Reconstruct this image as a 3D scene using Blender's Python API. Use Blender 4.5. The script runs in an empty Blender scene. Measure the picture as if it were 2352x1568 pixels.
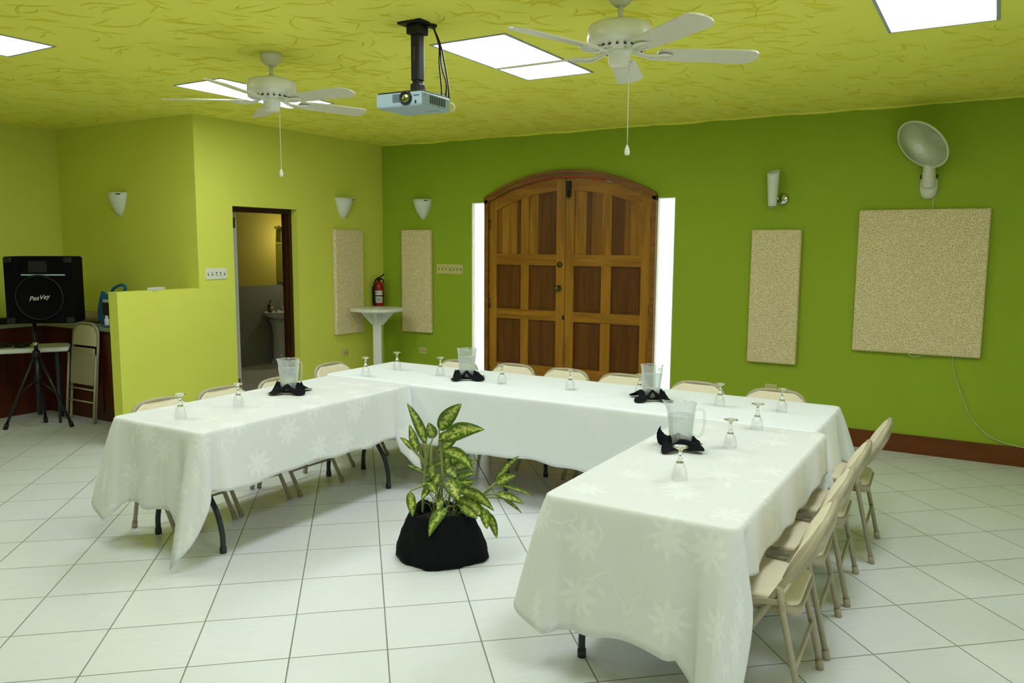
import bpy, bmesh, math, random
from mathutils import Vector, Matrix
PI = math.pi
rad = math.radians
random.seed(7)
SC = bpy.context.scene
COL = SC.collection

FAN2 = (4.71, -3.90)
# ------------------------------------------------------------------ camera, world, exposure
cam_d = bpy.data.cameras.new('camera'); cam = bpy.data.objects.new('camera', cam_d); COL.objects.link(cam)
Fw, Rt, Up = Vector((-.512, .851, -.118)).normalized(), Vector((.857, .516, .006)), None
Rt = (Rt - Fw * Rt.dot(Fw)).normalized(); Up = Rt.cross(Fw)
cam.matrix_world = Matrix(((Rt.x, Up.x, -Fw.x, 6.252), (Rt.y, Up.y, -Fw.y, -7.404), (Rt.z, Up.z, -Fw.z, 1.715), (0, 0, 0, 1)))
cam_d.sensor_width = 36; cam_d.lens = 1836.05 / 2352 * 36; cam_d.clip_start = .05
SC.camera = cam
W = bpy.data.worlds.new('sky'); SC.world = W; W.use_nodes = True
W.node_tree.nodes['Background'].inputs[0].default_value = (.85, .915, 1, 1)
W.node_tree.nodes['Background'].inputs[1].default_value = 1.1
PANEL_E = 15.4       # recessed ceiling panels
BLOCK_E = 1.12       # daylight in the glass blocks
vs = SC.view_settings
vs.view_transform = 'Standard'; vs.look = 'None'; vs.gamma = 1; vs.exposure = 0; vs.use_curve_mapping = False
SC.cycles.use_denoising = True
SC.cycles.transparent_max_bounces = 32; SC.cycles.max_bounces = 10; SC.cycles.transmission_bounces = 10; SC.cycles.diffuse_bounces = 5
SC.cycles.caustics_reflective = False; SC.cycles.sample_clamp_indirect = 4

# ------------------------------------------------------------------ materials
def lin(c):
    return tuple(((v / 255) / 12.92 if v / 255 < .04045 else (((v / 255) + .055) / 1.055) ** 2.4) for v in c) + (1,)
class NT:
    """small node-tree writer"""
    def __init__(s, name):
        s.m = bpy.data.materials.new(name); s.m.use_nodes = True
        s.t = s.m.node_tree; s.b = s.t.nodes['Principled BSDF']
    def n(s, typ, **kw):
        nd = s.t.nodes.new(typ)
        for k, v in kw.items(): setattr(nd, k, v)
        return nd
    def put(s, sock, v):
        if hasattr(v, 'links') or hasattr(v, 'is_output'): s.t.links.new(v, sock)
        elif isinstance(v, (tuple, list)) and sock.type == 'RGBA' and len(v) == 3: sock.default_value = tuple(v) + (1,)
        else: sock.default_value = v
    def math(s, op, a, b=0, c=0, clamp=False):
        nd = s.n('ShaderNodeMath', operation=op, use_clamp=clamp)
        for i, v in enumerate((a, b, c)): s.put(nd.inputs[i], v)
        return nd.outputs[0]
    def mix(s, f, a, b):
        nd = s.n('ShaderNodeMix', data_type='RGBA')
        s.put(nd.inputs[0], f); s.put(nd.inputs[6], a); s.put(nd.inputs[7], b)
        return nd.outputs[2]
    def obj(s): return s.n('ShaderNodeTexCoord').outputs['Object']
    def uv(s): return s.n('ShaderNodeTexCoord').outputs['UV']
    def map(s, v, scale=(1, 1, 1), rot=(0, 0, 0), loc=(0, 0, 0)):
        nd = s.n('ShaderNodeMapping'); s.put(nd.inputs[0], v)
        nd.inputs[1].default_value = loc; nd.inputs[2].default_value = rot; nd.inputs[3].default_value = scale
        return nd.outputs[0]
    def noise(s, v, scale, detail=3, rough=.5, dist=0):
        nd = s.n('ShaderNodeTexNoise'); s.put(nd.inputs['Vector'], v)
        nd.inputs['Scale'].default_value = scale; nd.inputs['Detail'].default_value = detail
        nd.inputs['Roughness'].default_value = rough; nd.inputs['Distortion'].default_value = dist
        return nd.outputs['Fac']
    def ramp(s, f, a, b):
        nd = s.n('ShaderNodeMapRange', interpolation_type='SMOOTHSTEP'); s.put(nd.inputs[0], f)
        nd.inputs[1].default_value = a; nd.inputs[2].default_value = b
        return nd.outputs[0]
    def sep(s, v):
        nd = s.n('ShaderNodeSeparateXYZ'); s.put(nd.inputs[0], v); return nd.outputs
    def bump(s, h, strength=.3, dist=.01):
        nd = s.n('ShaderNodeBump'); s.put(nd.inputs['Height'], h)
        nd.inputs['Strength'].default_value = strength; nd.inputs['Distance'].default_value = dist
        s.t.links.new(nd.outputs[0], s.b.inputs['Normal'])
    def fin(s, col=None, rough=.5, metal=0, spec=.5, trans=0, ior=1.45):
        b = s.b
        if col is not None: s.put(b.inputs['Base Color'], col)
        s.put(b.inputs['Roughness'], rough); b.inputs['Metallic'].default_value = metal
        b.inputs['Specular IOR Level'].default_value = spec
        b.inputs['Transmission Weight'].default_value = trans; b.inputs['IOR'].default_value = ior
        return s.m
def plain(name, c, rough=.5, metal=0, spec=.5, var=.06, scale=25, bump=0):
    """a painted or moulded surface with slight mottling"""
    n = NT(name); c = lin(c); o = n.obj(); f = n.noise(o, scale, 4)
    d = tuple(v * (1 - var * 2) for v in c[:3])
    if bump: n.bump(n.noise(o, scale * 8, 3), bump, .004)
    return n.fin(n.mix(f, d, c), rough, metal, spec)
def wallpaint(name, c, rough=.75):
    n = NT(name); c = lin(c); o = n.obj()
    f = n.noise(o, 1.7, 3); d = tuple(v * .93 for v in c[:3])
    n.bump(n.noise(o, 160, 2), .12, .003)
    return n.fin(n.mix(f, d, c), rough, 0, .25)
def wood(name, a, b, axis='Z', scale=14, rough=.38, seed=0):
    n = NT(name); o = n.obj()
    st = {'X': (.08, 1, 1), 'Y': (1, .08, 1), 'Z': (1, 1, .07)}[axis]
    v = n.map(o, st, loc=(seed * 3.1, seed * 1.7, seed * .9))
    f = n.noise(v, scale, 5, .6, 1.2); g = n.noise(v, scale * 7, 3, .6)
    k = n.math('ADD', n.math('MULTIPLY', n.ramp(f, .3, .7), .75), n.math('MULTIPLY', g, .3), clamp=True)
    return n.fin(n.mix(k, lin(a), lin(b)), rough, 0, .35)
def emit(name, c, e):
    n = NT(name); n.b.inputs['Emission Color'].default_value = c + (1,); n.b.inputs['Emission Strength'].default_value = e
    return n.fin(c, .5)
def floor_mat():
    n = NT('floor_tiles'); o = n.obj()
    v = n.map(n.map(o, loc=(-2.201, 3.353, 0)), rot=(0, 0, rad(-41.88)))
    x, y, _ = n.sep(v); T = .4064
    xs, ys = n.math('DIVIDE', x, T), n.math('DIVIDE', y, T)
    def edge(q):
        fr = n.math('FRACT', q); return n.math('MINIMUM', fr, n.math('SUBTRACT', 1, fr))
    e = n.math('MINIMUM', edge(xs), edge(ys))
    g = n.math('SUBTRACT', 1, n.ramp(e, .0055, .0095))
    cv = n.n('ShaderNodeCombineXYZ'); n.put(cv.inputs[0], n.math('FLOOR', xs)); n.put(cv.inputs[1], n.math('FLOOR', ys))
    wn = n.n('ShaderNodeTexWhiteNoise', noise_dimensions='3D'); n.t.links.new(cv.outputs[0], wn.inputs['Vector'])
    tone = n.mix(wn.outputs['Value'], lin((226, 228, 229)), lin((234, 236, 236)))
    mot = n.mix(n.noise(n.map(v, (1, 4, 1)), 9, 4), tone, lin((221, 224, 224)))
    dirt = n.mix(n.noise(o, 3.5, 3), lin((110, 112, 96)), lin((150, 152, 138)))
    n.bump(n.math('SUBTRACT', 1, g), .35, .002)
    return n.fin(n.mix(g, mot, dirt), n.math('MULTIPLY_ADD', g, .4, .24), 0, .4)
def damask(name, base, hi, drop=0):
    """woven cloth: tone-on-tone flowers with thin stems"""
    n = NT(name); uvv = n.uv()
    vo = n.n('ShaderNodeTexVoronoi', feature='F1', voronoi_dimensions='2D'); n.put(vo.inputs['Vector'], uvv)
    vo.inputs['Scale'].default_value = 3.7; vo.inputs['Randomness'].default_value = .8
    sub = n.n('ShaderNodeVectorMath', operation='SUBTRACT')
    sc = n.n('ShaderNodeVectorMath', operation='SCALE'); n.put(sc.inputs[0], uvv); sc.inputs[3].default_value = 1
    n.t.links.new(sc.outputs[0], sub.inputs[0]); n.t.links.new(vo.outputs['Position'], sub.inputs[1])
    wv = n.n('ShaderNodeTexNoise'); n.put(wv.inputs['Vector'], uvv); wv.inputs['Scale'].default_value = 22
    x, y, _ = n.sep(sub.outputs[0]); x = n.math('ADD', x, n.math('MULTIPLY_ADD', wv.outputs['Fac'], .05, -.025)); y = n.math('ADD', y, n.math('MULTIPLY_ADD', n.noise(uvv, 17, 2), .05, -.025))
    r = n.math('SQRT', n.math('ADD', n.math('MULTIPLY', x, x), n.math('MULTIPLY', y, y)))
    th = n.math('ARCTAN2', y, x)
    pet = n.math('MULTIPLY_ADD', n.math('COSINE', n.math('MULTIPLY', th, 8)), .022, .066)
    fl = n.math('SUBTRACT', 1, n.ramp(n.math('SUBTRACT', r, pet), -.026, .012))
    fl = n.math('MULTIPLY', fl, n.math('MULTIPLY_ADD', n.noise(uvv, 70, 3), 1.5, .05), clamp=True)
    nz = n.noise(uvv, 5, 1.5, .4, .8)
    stem = n.math('SUBTRACT', 1, n.ramp(n.math('ABSOLUTE', n.math('SUBTRACT', nz, .5)), .004, .012))
    stem = n.math('MULTIPLY', stem, n.ramp(n.noise(uvv, 3.3, 1), .45, .6))
    k = n.math('MAXIMUM', fl, n.math('MULTIPLY', stem, .8))
    n.bump(n.noise(uvv, 5, 3), .25, .012)
    n.b.inputs['Sheen Weight'].default_value = .1
    return n.fin(n.mix(k, lin(base), lin(hi)), n.math('MULTIPLY_ADD', k, -.2, .62), 0, .3)
def leopard(name):
    """panel cloth: small tan spots on cream"""
    n = NT(name); o = n.obj()
    v = n.map(o, (1, 1, .62)); 
    vo = n.n('ShaderNodeTexVoronoi', feature='DISTANCE_TO_EDGE'); n.put(vo.inputs['Vector'], v); vo.inputs['Scale'].default_value = 80
    k = n.ramp(vo.outputs['Distance'], .05, .3); k = n.math('MULTIPLY', k, n.math('MULTIPLY_ADD', n.noise(o, 90, 2), 1.2, .25), clamp=True)
    n.bump(vo.outputs['Distance'], .3, .004)
    return n.fin(n.mix(k, lin((232, 218, 176)), lin((188, 164, 112))), .9, 0, .15)
def leafmat():
    n = NT('variegated_leaf'); u, v, _ = n.sep(n.uv()); o = n.obj()
    au = n.math('ABSOLUTE', n.math('MULTIPLY_ADD', u, 2, -1))
    nz = n.noise(n.map(n.uv(), (3, 9, 1)), 2.2, 5, .65, .5); nz2 = n.noise(o, 55, 4, .7)
    k = n.math('ADD', n.math('SUBTRACT', n.math('MULTIPLY', nz2, 1.5), n.math('MULTIPLY', n.math('POWER', au, 3), .9)), n.math('MULTIPLY', n.math('SUBTRACT', nz, .5), .5))
    k = n.ramp(k, .52, .98); mid = n.math('SUBTRACT', 1, n.ramp(au, .03, .10))
    k = n.math('MAXIMUM', k, n.math('MULTIPLY', mid, .8))
    c = n.mix(k, n.mix(nz2, lin((38, 72, 22)), lin((104, 132, 30))), lin((204, 212, 104)))
    return n.fin(c, .35, 0, .45)

MT = {}
MT['floor'] = floor_mat()
MT['yellow'] = wallpaint('yellow_wall_paint', (214, 220, 92))
MT['green'] = wallpaint('green_wall_paint', (152, 176, 46))
MT['ceil'] = wallpaint('yellow_ceiling_plaster', (240, 238, 100))
MT['ceil_shade'] = wallpaint('trowel_mark_shade', (228, 222, 72))  # shade of the trowel ridges, put into a darker colour
MT['white'] = plain('white_enamel', (228, 230, 222), .35)
MT['fanwhite'] = plain('fan_white', (222, 222, 204), .3)
MT['bladewhite'] = plain('fan_blade_white', (214, 212, 188), .35)
MT['ivory'] = plain('ivory_plastic', (206, 198, 128), .4)
MT['plate'] = plain('plate_white', (226, 226, 206), .4)
MT['dark'] = plain('dark_slot', (40, 36, 30), .6)
MT['black'] = plain('black_plastic', (20, 21, 22), .45, spec=.4)
MT['blackmetal'] = plain('black_metal', (24, 26, 28), .35, spec=.5)
MT['speakercloth'] = plain('black_carpet_covering', (12, 12, 12), .9, 0, .1)
MT['greymetal'] = plain('charcoal_leg_metal', (44, 50, 52), .4)
MT['tan'] = plain('tan_metal', (172, 164, 136), .42, 0, .5, .05)
MT['vinyl'] = plain('tan_vinyl', (224, 214, 184), .5, 0, .4, .04, 8, .05)
MT['damask'] = damask('ivory_damask', (222, 224, 222), (233, 235, 233))
MT['whitecloth'] = damask('white_cloth', (236, 240, 242), (238, 242, 243))
MT['leopard'] = leopard('spotted_cloth')
MT['fabric'] = plain('black_fabric', (11, 12, 16), .85, 0, .2, .1, 9, .8)
MT['napkin'] = plain('black_napkin', (13, 14, 19), .85, 0, .2, .1, 60, .2)
MT['leaf'] = leafmat()
MT['stem'] = plain('green_stem', (140, 150, 84), .5)
MT['cane'] = plain('brown_cane', (74, 70, 34), .7)
MT['soil'] = plain('dark_soil', (26, 22, 16), .95)
def thinglass(name, tint, refl, haze, edge=.5, hcol=(.9, .93, .93)):
    """thin clear wall: see-through, brighter towards its edges, with an optional frosted share"""
    n = NT(name); t = n.t; t.nodes.remove(n.b)
    tr = n.n('ShaderNodeBsdfTransparent'); tr.inputs[0].default_value = tint + (1,)
    gl_ = n.n('ShaderNodeBsdfGlossy'); gl_.inputs[0].default_value = (1, 1, 1, 1); gl_.inputs['Roughness'].default_value = .03
    df = n.n('ShaderNodeBsdfDiffuse'); df.inputs[0].default_value = hcol + (1,); tl_ = n.n('ShaderNodeBsdfTranslucent'); tl_.inputs[0].default_value = hcol + (1,)
    m0 = n.n('ShaderNodeMixShader'); m0.inputs[0].default_value = .5; t.links.new(df.outputs[0], m0.inputs[1]); t.links.new(tl_.outputs[0], m0.inputs[2])
    lw = n.n('ShaderNodeLayerWeight'); lw.inputs[0].default_value = .5
    m1 = n.n('ShaderNodeMixShader'); t.links.new(n.math('MULTIPLY_ADD', n.math('POWER', lw.outputs['Facing'], 2.5), edge, haze, clamp=True), m1.inputs[0]); t.links.new(tr.outputs[0], m1.inputs[1]); t.links.new(m0.outputs[0], m1.inputs[2])
    fr = n.math('MULTIPLY_ADD', n.math('POWER', lw.outputs['Facing'], 5), .6, .045)
    m2 = n.n('ShaderNodeMixShader'); t.links.new(n.math('MULTIPLY', fr, refl, clamp=True), m2.inputs[0]); t.links.new(m1.outputs[0], m2.inputs[1]); t.links.new(gl_.outputs[0], m2.inputs[2])
    t.links.new(m2.outputs[0], t.nodes['Material Output'].inputs[0]); return n.m
MT['thin'] = thinglass('thin_glass', (.98, .985, .985), 1.0, .0, .22)
MT['glass'] = NT('clear_glass').fin((1, 1, 1), .0, 0, .5, 1, 1.45)
MT['plastic'] = thinglass('clear_plastic', (.97, .98, .98), 1.1, .14)
MT['water'] = thinglass('iced_water', (.95, .97, .97), .6, .22)
MT['chrome'] = plain('chrome', (200, 202, 204), .12, 1)
MT['brass'] = plain('old_brass', (110, 104, 70), .35, 1)
MT['silver'] = plain('silver_plastic', (158, 180, 190), .4, .1)
MT['silverside'] = plain('grey_plastic', (150, 162, 148), .45)
MT['red'] = plain('red_enamel', (150, 22, 14), .3)
MT['gap_light'] = plain('red_gap_light', (196, 60, 40), .4)  # light leaking in over the door, put into the colour
MT['woodgold'] = wood('golden_wood', (132, 84, 16), (178, 126, 36), 'Z', 12)
MT['woodgoldx'] = wood('golden_wood_rail', (130, 82, 16), (174, 122, 34), 'X', 12, seed=2)
MT['woodbrown'] = wood('brown_wood', (80, 44, 8), (112, 66, 18), 'Z', 16, seed=4)
MT['woodmid'] = wood('mid_wood', (116, 72, 16), (146, 96, 26), 'Z', 14, seed=5)
MT['wooddark'] = wood('dark_wood_frame', (34, 14, 6), (62, 28, 12), 'Z', 12, seed=1)
MT['woodarch'] = wood('arch_wood', (112, 70, 24), (150, 102, 44), 'X', 12, seed=7)
MT['base'] = wood('baseboard_wood', (96, 48, 12), (116, 62, 18), 'X', 6, seed=3)
MT['counterwood'] = wood('counter_wood', (54, 20, 10), (92, 40, 22), 'Z', 9, seed=6)
MT['laminate'] = plain('counter_laminate', (150, 156, 132), .3)
MT['tile_grey'] = plain('grey_wall_tile', (150, 152, 140), .3, 0, .4, .08, 6)
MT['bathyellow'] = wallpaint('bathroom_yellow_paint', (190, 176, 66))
MT['doorgrey'] = plain('grey_door_paint', (176, 180, 172), .5)
MT['porcelain'] = plain('porcelain', (210, 212, 212), .12)
MT['mirror'] = plain('mirror_glass', (190, 196, 180), .04, 1)
MT['panel'] = emit('lit_panel', (.85, .915, 1), PANEL_E)
MT['alu'] = plain('aluminium_frame', (170, 182, 196), .4, .3)
MT['block'] = emit('glass_block_daylight', (.94, 1, 1), BLOCK_E)
MT['mortar'] = emit('block_joint', (.80, .92, .95), .84)
MT['blue'] = plain('blue_cloth', (22, 96, 150), .8)
MT['towel'] = plain('beige_towel', (176, 160, 112), .95, 0, .1, .15, 40, .4)
MT['paper'] = plain('paper', (176, 186, 186), .8)
MT['label'] = plain('white_label', (214, 214, 204), .6)
MT['cord'] = plain('cream_cord', (196, 200, 150), .5)
MT['grillefan'] = plain('fan_grille', (216, 220, 190), .4)
MT['lampglass'] = plain('frosted_white_glass', (226, 232, 222), .3)

# ------------------------------------------------------------------ mesh builder
def crv(pts, k=8):
    """smooth (Catmull-Rom) path through points"""
    P = [Vector(p) for p in pts]; out = []
    for i in range(len(P) - 1):
        a, b, c, d = P[max(i - 1, 0)], P[i], P[i + 1], P[min(i + 2, len(P) - 1)]
        for j in range(k):
            t = j / k
            out.append(.5 * ((2 * b) + (c - a) * t + (2 * a - 5 * b + 4 * c - d) * t * t + (3 * b - a - 3 * c + d) * t ** 3))
    return out + [P[-1]]
class G:
    def __init__(s): s.v = []; s.f = []; s.m = []; s.s = []; s.uv = {}
    def face(s, idx, m=0, sm=True): s.f.append(tuple(idx)); s.m.append(m); s.s.append(sm)
    def pts(s, P):
        b = len(s.v); s.v += [Vector(p) for p in P]; return b
    def box(s, c, d, m=0, bev=0, seg=2, rot=None, sm=False):
        bm = bmesh.new(); bmesh.ops.create_cube(bm, size=1)
        bmesh.ops.scale(bm, vec=d, verts=bm.verts)
        if bev: bmesh.ops.bevel(bm, geom=bm.edges[:], offset=min(bev, min(d) * .49), segments=seg, affect='EDGES', profile=.5)
        M = Matrix.Translation(c) @ (rot.to_4x4() if rot is not None else Matrix())
        bm.verts.ensure_lookup_table(); b = s.pts([M @ v.co for v in bm.verts])
        for f in bm.faces: s.face([b + v.index for v in f.verts], m, sm)
        bm.free(); return s
    def loft(s, rings, m=0, closed=True, cap=True, sm=True):
        n = len(rings[0]); b = s.pts([p for r in rings for p in r])
        for i in range(len(rings) - 1):
            for j in range(n if closed else n - 1):
                k = (j + 1) % n
                s.face((b + i * n + j, b + i * n + k, b + (i + 1) * n + k, b + (i + 1) * n + j), m, sm)
        if cap and closed:
            s.face([b + j for j in reversed(range(n))], m, False); s.face([b + (len(rings) - 1) * n + j for j in range(n)], m, False)
        return s
    def tube(s, pts, r, n=10, m=0, cap=True):
        P = [Vector(p) for p in pts]; rs = r if isinstance(r, (list, tuple)) else [r] * len(P)
        t = (P[1] - P[0]).normalized(); a = t.orthogonal().normalized(); rings = []
        for i, p in enumerate(P):
            t = (P[min(i + 1, len(P) - 1)] - P[max(i - 1, 0)]).normalized()
            a = (a - t * a.dot(t)).normalized(); b = t.cross(a)
            rings.append([p + (a * math.cos(2 * PI * j / n) + b * math.sin(2 * PI * j / n)) * rs[i] for j in range(n)])
        return s.loft(rings, m, True, cap)
    def lathe(s, prof, n=32, c=(0, 0, 0), m=0, cap=True, sx=1, sy=1, M=None):
        c = Vector(c); rings = []
        for r, z in prof:
            ring = [Vector((r * sx * math.cos(2 * PI * j / n), r * sy * math.sin(2 * PI * j / n), z)) for j in range(n)]
            rings.append([c + (M @ p if M else p) for p in ring])
        return s.loft(rings, m, True, cap)
    def prism(s, poly, a, b, axis='Z', m=0):
        """extrude a 2D polygon from a to b along an axis; poly coords are the two other axes in order"""
        def P(u, v, w): return {'Z': (u, v, w), 'Y': (u, w, v), 'X': (w, u, v)}[axis]
        n = len(poly); k = s.pts([P(u, v, a) for u, v in poly] + [P(u, v, b) for u, v in poly])
        s.face([k + i for i in range(n)], m, False); s.face([k + n + i for i in reversed(range(n))], m, False)
        for i in range(n): j = (i + 1) % n; s.face((k + i, k + n + i, k + n + j, k + j), m, False)
        return s
    def xf(s, M, since=0):
        for i in range(since, len(s.v)): s.v[i] = M @ s.v[i]
        return s
    def obj(s, name, mats, parent=None, loc=None, rot=None, uvs=None):
        me = bpy.data.meshes.new(name); me.from_pydata([tuple(v) for v in s.v], [], s.f)
        for mm in (mats if isinstance(mats, (list, tuple)) else [mats]): me.materials.append(MT[mm])
        me.polygons.foreach_set('material_index', s.m); me.polygons.foreach_set('use_smooth', s.s)
        if uvs:
            l = me.uv_layers.new(name='UVMap')
            for lp in me.loops: l.data[lp.index].uv = uvs[lp.vertex_index]
        bm = bmesh.new(); bm.from_mesh(me)
        if not uvs: bmesh.ops.recalc_face_normals(bm, faces=bm.faces)
        bm.to_mesh(me); bm.free(); me.update()
        o = bpy.data.objects.new(name, me); COL.objects.link(o)
        if parent: o.parent = parent
        if loc is not None: o.location = loc
        if rot is not None: o.rotation_euler = rot
        return o
def tag(o, label, cat, group=None):
    o['label'] = label; o['category'] = cat
    if group: o['group'] = group
    return o
def thing(name, label, cat, loc=(0, 0, 0), rz=0, group=None):
    o = bpy.data.objects.new(name, None); COL.objects.link(o); o.empty_display_size = .1
    o.location = loc; o.rotation_euler = (0, 0, rz); return tag(o, label, cat, group)
def struct(o, label=None):
    o['kind'] = 'structure'
    if label: o['label'] = label
    return o
def dup(root, loc, rz, label, group=None):
    r = root.copy(); COL.objects.link(r); r.location = loc; r.rotation_euler = (0, 0, rz); r['label'] = label
    if group: r['group'] = group
    for ch in list(root.children):
        c = ch.copy(); COL.objects.link(c); c.parent = r
        for g in list(ch.children): d = g.copy(); COL.objects.link(d); d.parent = c
    return r

# ------------------------------------------------------------------ room shell
CH = 2.88
XL, XR, YF = -2.163, 8.3, -10.2
g = G(); g.prism([(-3.0, YF), (XR, YF), (XR, 1.7), (-3.0, 1.7)], -.12, 0, 'Z'); struct(g.obj('floor', 'floor'), 'white ceramic tile floor laid diagonally')

# ceiling: slab with recesses for the lit panels, with trowel ridges, their shade painted darker
PANELS = [(1.235, -2.93), (3.6, -2.95), (5.93, -3.06), (1.13, -5.16), (3.5, -5.25), (5.85, -5.3)]
PW, PL = .52, 1.14
def panel_rect(p): return (p[0] - PW / 2, p[0] + PW / 2, p[1] - PL / 2, p[1] + PL / 2)
g = G()
xs = sorted({XL - .15, XR, 0, -3.0} | {v for p in PANELS for v in panel_rect(p)[:2]}); ys = sorted({YF, 1.7, 0, -2.59} | {v for p in PANELS for v in panel_rect(p)[2:]})
for i in range(len(xs) - 1):
    for j in range(len(ys) - 1):
        mx, my = (xs[i] + xs[i + 1]) / 2, (ys[j] + ys[j + 1]) / 2
        if any(r[0] < mx < r[1] and r[2] < my < r[3] for r in map(panel_rect, PANELS)): continue
        b = g.pts([(xs[i], ys[j], CH), (xs[i + 1], ys[j], CH), (xs[i + 1], ys[j + 1], CH), (xs[i], ys[j + 1], CH)]); g.face((b, b + 3, b + 2, b + 1), 0, False)
        b = g.pts([(xs[i], ys[j], CH + .15), (xs[i + 1], ys[j], CH + .15), (xs[i + 1], ys[j + 1], CH + .15), (xs[i], ys[j + 1], CH + .15)]); g.face((b, b + 1, b + 2, b + 3), 0, False)
for r in map(panel_rect, PANELS):
    c = [(r[0], r[2]), (r[1], r[2]), (r[1], r[3]), (r[0], r[3])]
    for k in range(4):
        a, d = c[k], c[(k + 1) % 4]; b = g.pts([(a[0], a[1], CH), (d[0], d[1], CH), (d[0], d[1], CH + .15), (a[0], a[1], CH + .15)]); g.face((b, b + 1, b + 2, b + 3), 0, False)
rs = random.Random(3)
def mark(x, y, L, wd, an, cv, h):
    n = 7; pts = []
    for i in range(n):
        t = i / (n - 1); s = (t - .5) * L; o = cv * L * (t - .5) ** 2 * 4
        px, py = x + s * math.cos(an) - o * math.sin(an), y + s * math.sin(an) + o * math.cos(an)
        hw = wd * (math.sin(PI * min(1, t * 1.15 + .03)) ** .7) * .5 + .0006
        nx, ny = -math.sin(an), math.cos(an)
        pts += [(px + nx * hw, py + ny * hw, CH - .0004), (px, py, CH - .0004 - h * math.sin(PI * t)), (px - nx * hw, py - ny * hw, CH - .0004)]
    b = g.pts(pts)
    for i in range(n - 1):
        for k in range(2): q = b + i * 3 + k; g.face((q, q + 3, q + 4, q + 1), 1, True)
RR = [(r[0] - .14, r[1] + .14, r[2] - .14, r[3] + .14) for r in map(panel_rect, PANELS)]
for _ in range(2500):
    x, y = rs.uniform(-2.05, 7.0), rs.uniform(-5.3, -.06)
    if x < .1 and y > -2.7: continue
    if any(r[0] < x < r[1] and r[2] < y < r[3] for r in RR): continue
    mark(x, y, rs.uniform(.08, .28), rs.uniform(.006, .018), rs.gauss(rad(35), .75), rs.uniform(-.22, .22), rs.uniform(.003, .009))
# ragged plaster edge where the ceiling meets the green wall
prev = None
for i in range(241):
    x = i / 240 * XR; h = .006 + .012 * abs(math.sin(x * 2.1) * math.sin(x * 5.3 + 1)) + rs.uniform(0, .004)
    b = g.pts([(x, -.0015, CH), (x, -.0015, CH - h)])
    if prev is not None: g.face((prev, b, b + 1, prev + 1), 0, False)
    prev = b
struct(g.obj('ceiling', ['ceil', 'ceil_shade']), 'yellow trowelled plaster ceiling')

# back (green) wall with the arched door opening and the two glass block slots
def arch(x, cx=2.44, half=.985, zs=2.215, zt=2.475):
    rise = zt - zs; R = (half * half + rise * rise) / (2 * rise)
    return zt - R + math.sqrt(max(R * R - (x - cx) ** 2, 0))
DX0, DX1 = 1.455, 3.425; GZ0, GZ1 = .12, 2.19
g = G()
def colbox(x0, x1, z0, z1, zz0=None, zz1=None, y0=0, y1=.2, m=0):
    """solid column between x0 and x1; the heights may differ at the two sides"""
    zz0 = z0 if zz0 is None else zz0; zz1 = z1 if zz1 is None else zz1
    b = g.pts([(x0, y0, z0), (x1, y0, zz0), (x1, y0, zz1), (x0, y0, z1), (x0, y1, z0), (x1, y1, zz0), (x1, y1, zz1), (x0, y1, z1)])
    for f in ((0, 1, 2, 3), (5, 4, 7, 6), (0, 4, 5, 1), (3, 2, 6, 7), (0, 3, 7, 4), (1, 5, 6, 2)): g.face([b + k for k in f], m, False)
colbox(0, 1.268, 0, CH); colbox(3.605, XR, 0, CH)
for a, b_ in ((1.268, DX0), (DX1, 3.605)): colbox(a, b_, 0, GZ0); colbox(a, b_, GZ1, CH)
NA = 32
for i in range(NA):
    a, b_ = DX0 + (DX1 - DX0) * i / NA, DX0 + (DX1 - DX0) * (i + 1) / NA
    colbox(a, b_, arch(a), CH, arch(b_), CH)
struct(g.obj('wall_back', 'green'), 'olive green wall with the arched door')

def block_window(nm, x0, x1, label):
    w = struct(thing(nm, label, "window"), label); del w['category']
    gb, gm = G(), G(); n = 10; h = (GZ1 - GZ0) / n
    gm.box(((x0 + x1) / 2, .10, (GZ0 + GZ1) / 2), (x1 - x0 - .002, .05, GZ1 - GZ0 - .002))
    for i in range(n): gb.box(((x0 + x1) / 2, .10, GZ0 + (i + .5) * h), (x1 - x0 - .010, .08, h - .010), 0, .006)
    gj = G()
    for xx in (x0 + .004, x1 - .004): gj.box((xx, .031, (GZ0 + GZ1) / 2), (.008, .058, GZ1 - GZ0))
    gj.box(((x0 + x1) / 2, .031, GZ1 - .004), (x1 - x0 - .016, .058, .008)).box(((x0 + x1) / 2, .031, GZ0 + .004), (x1 - x0 - .016, .058, .008)); gj.obj('frame', 'plate', w)
    gm.obj('mortar', 'mortar', w); gb.obj('glass_blocks', 'block', w)
block_window('window_1', 1.268, DX0, 'narrow column of bright glass blocks left of the arched door')
block_window('window_2', DX1, 3.605, 'narrow column of bright glass blocks right of the arched door')

# left (yellow) wall with the bathroom opening, half-height partition, alcove and far walls
g = G()
def wbox(x0, x1, y0, y1, z0, z1, m=0): g.box(((x0 + x1) / 2, (y0 + y1) / 2, (z0 + z1) / 2), (x1 - x0, y1 - y0, z1 - z0), m)
BD0, BD1, BDZ = -2.185, -1.36, 2.083
wbox(-.19, 0, BD1, 0, 0, CH); wbox(-.19, 0, -2.49, BD0, 0, CH); wbox(-.19, 0, BD0, BD1, BDZ, CH)
struct(g.obj('wall_left', 'yellow'), 'yellow wall with the bathroom doorway')
g = G(); wbox(-.12, 0, -3.4, -2.59, 0, 1.315); struct(g.obj('wall_partition', 'yellow'), 'half-height yellow partition wall')
g = G(); wbox(-2.85, 0, -2.59, -2.49, 0, CH); struct(g.obj('wall_alcove', 'yellow'), 'shaded yellow alcove wall')
g = G(); wbox(XL - .15, XL, YF, -2.49, 0, CH); struct(g.obj('wall_far_left', 'yellow'), 'yellow wall behind the loudspeaker')
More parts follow.
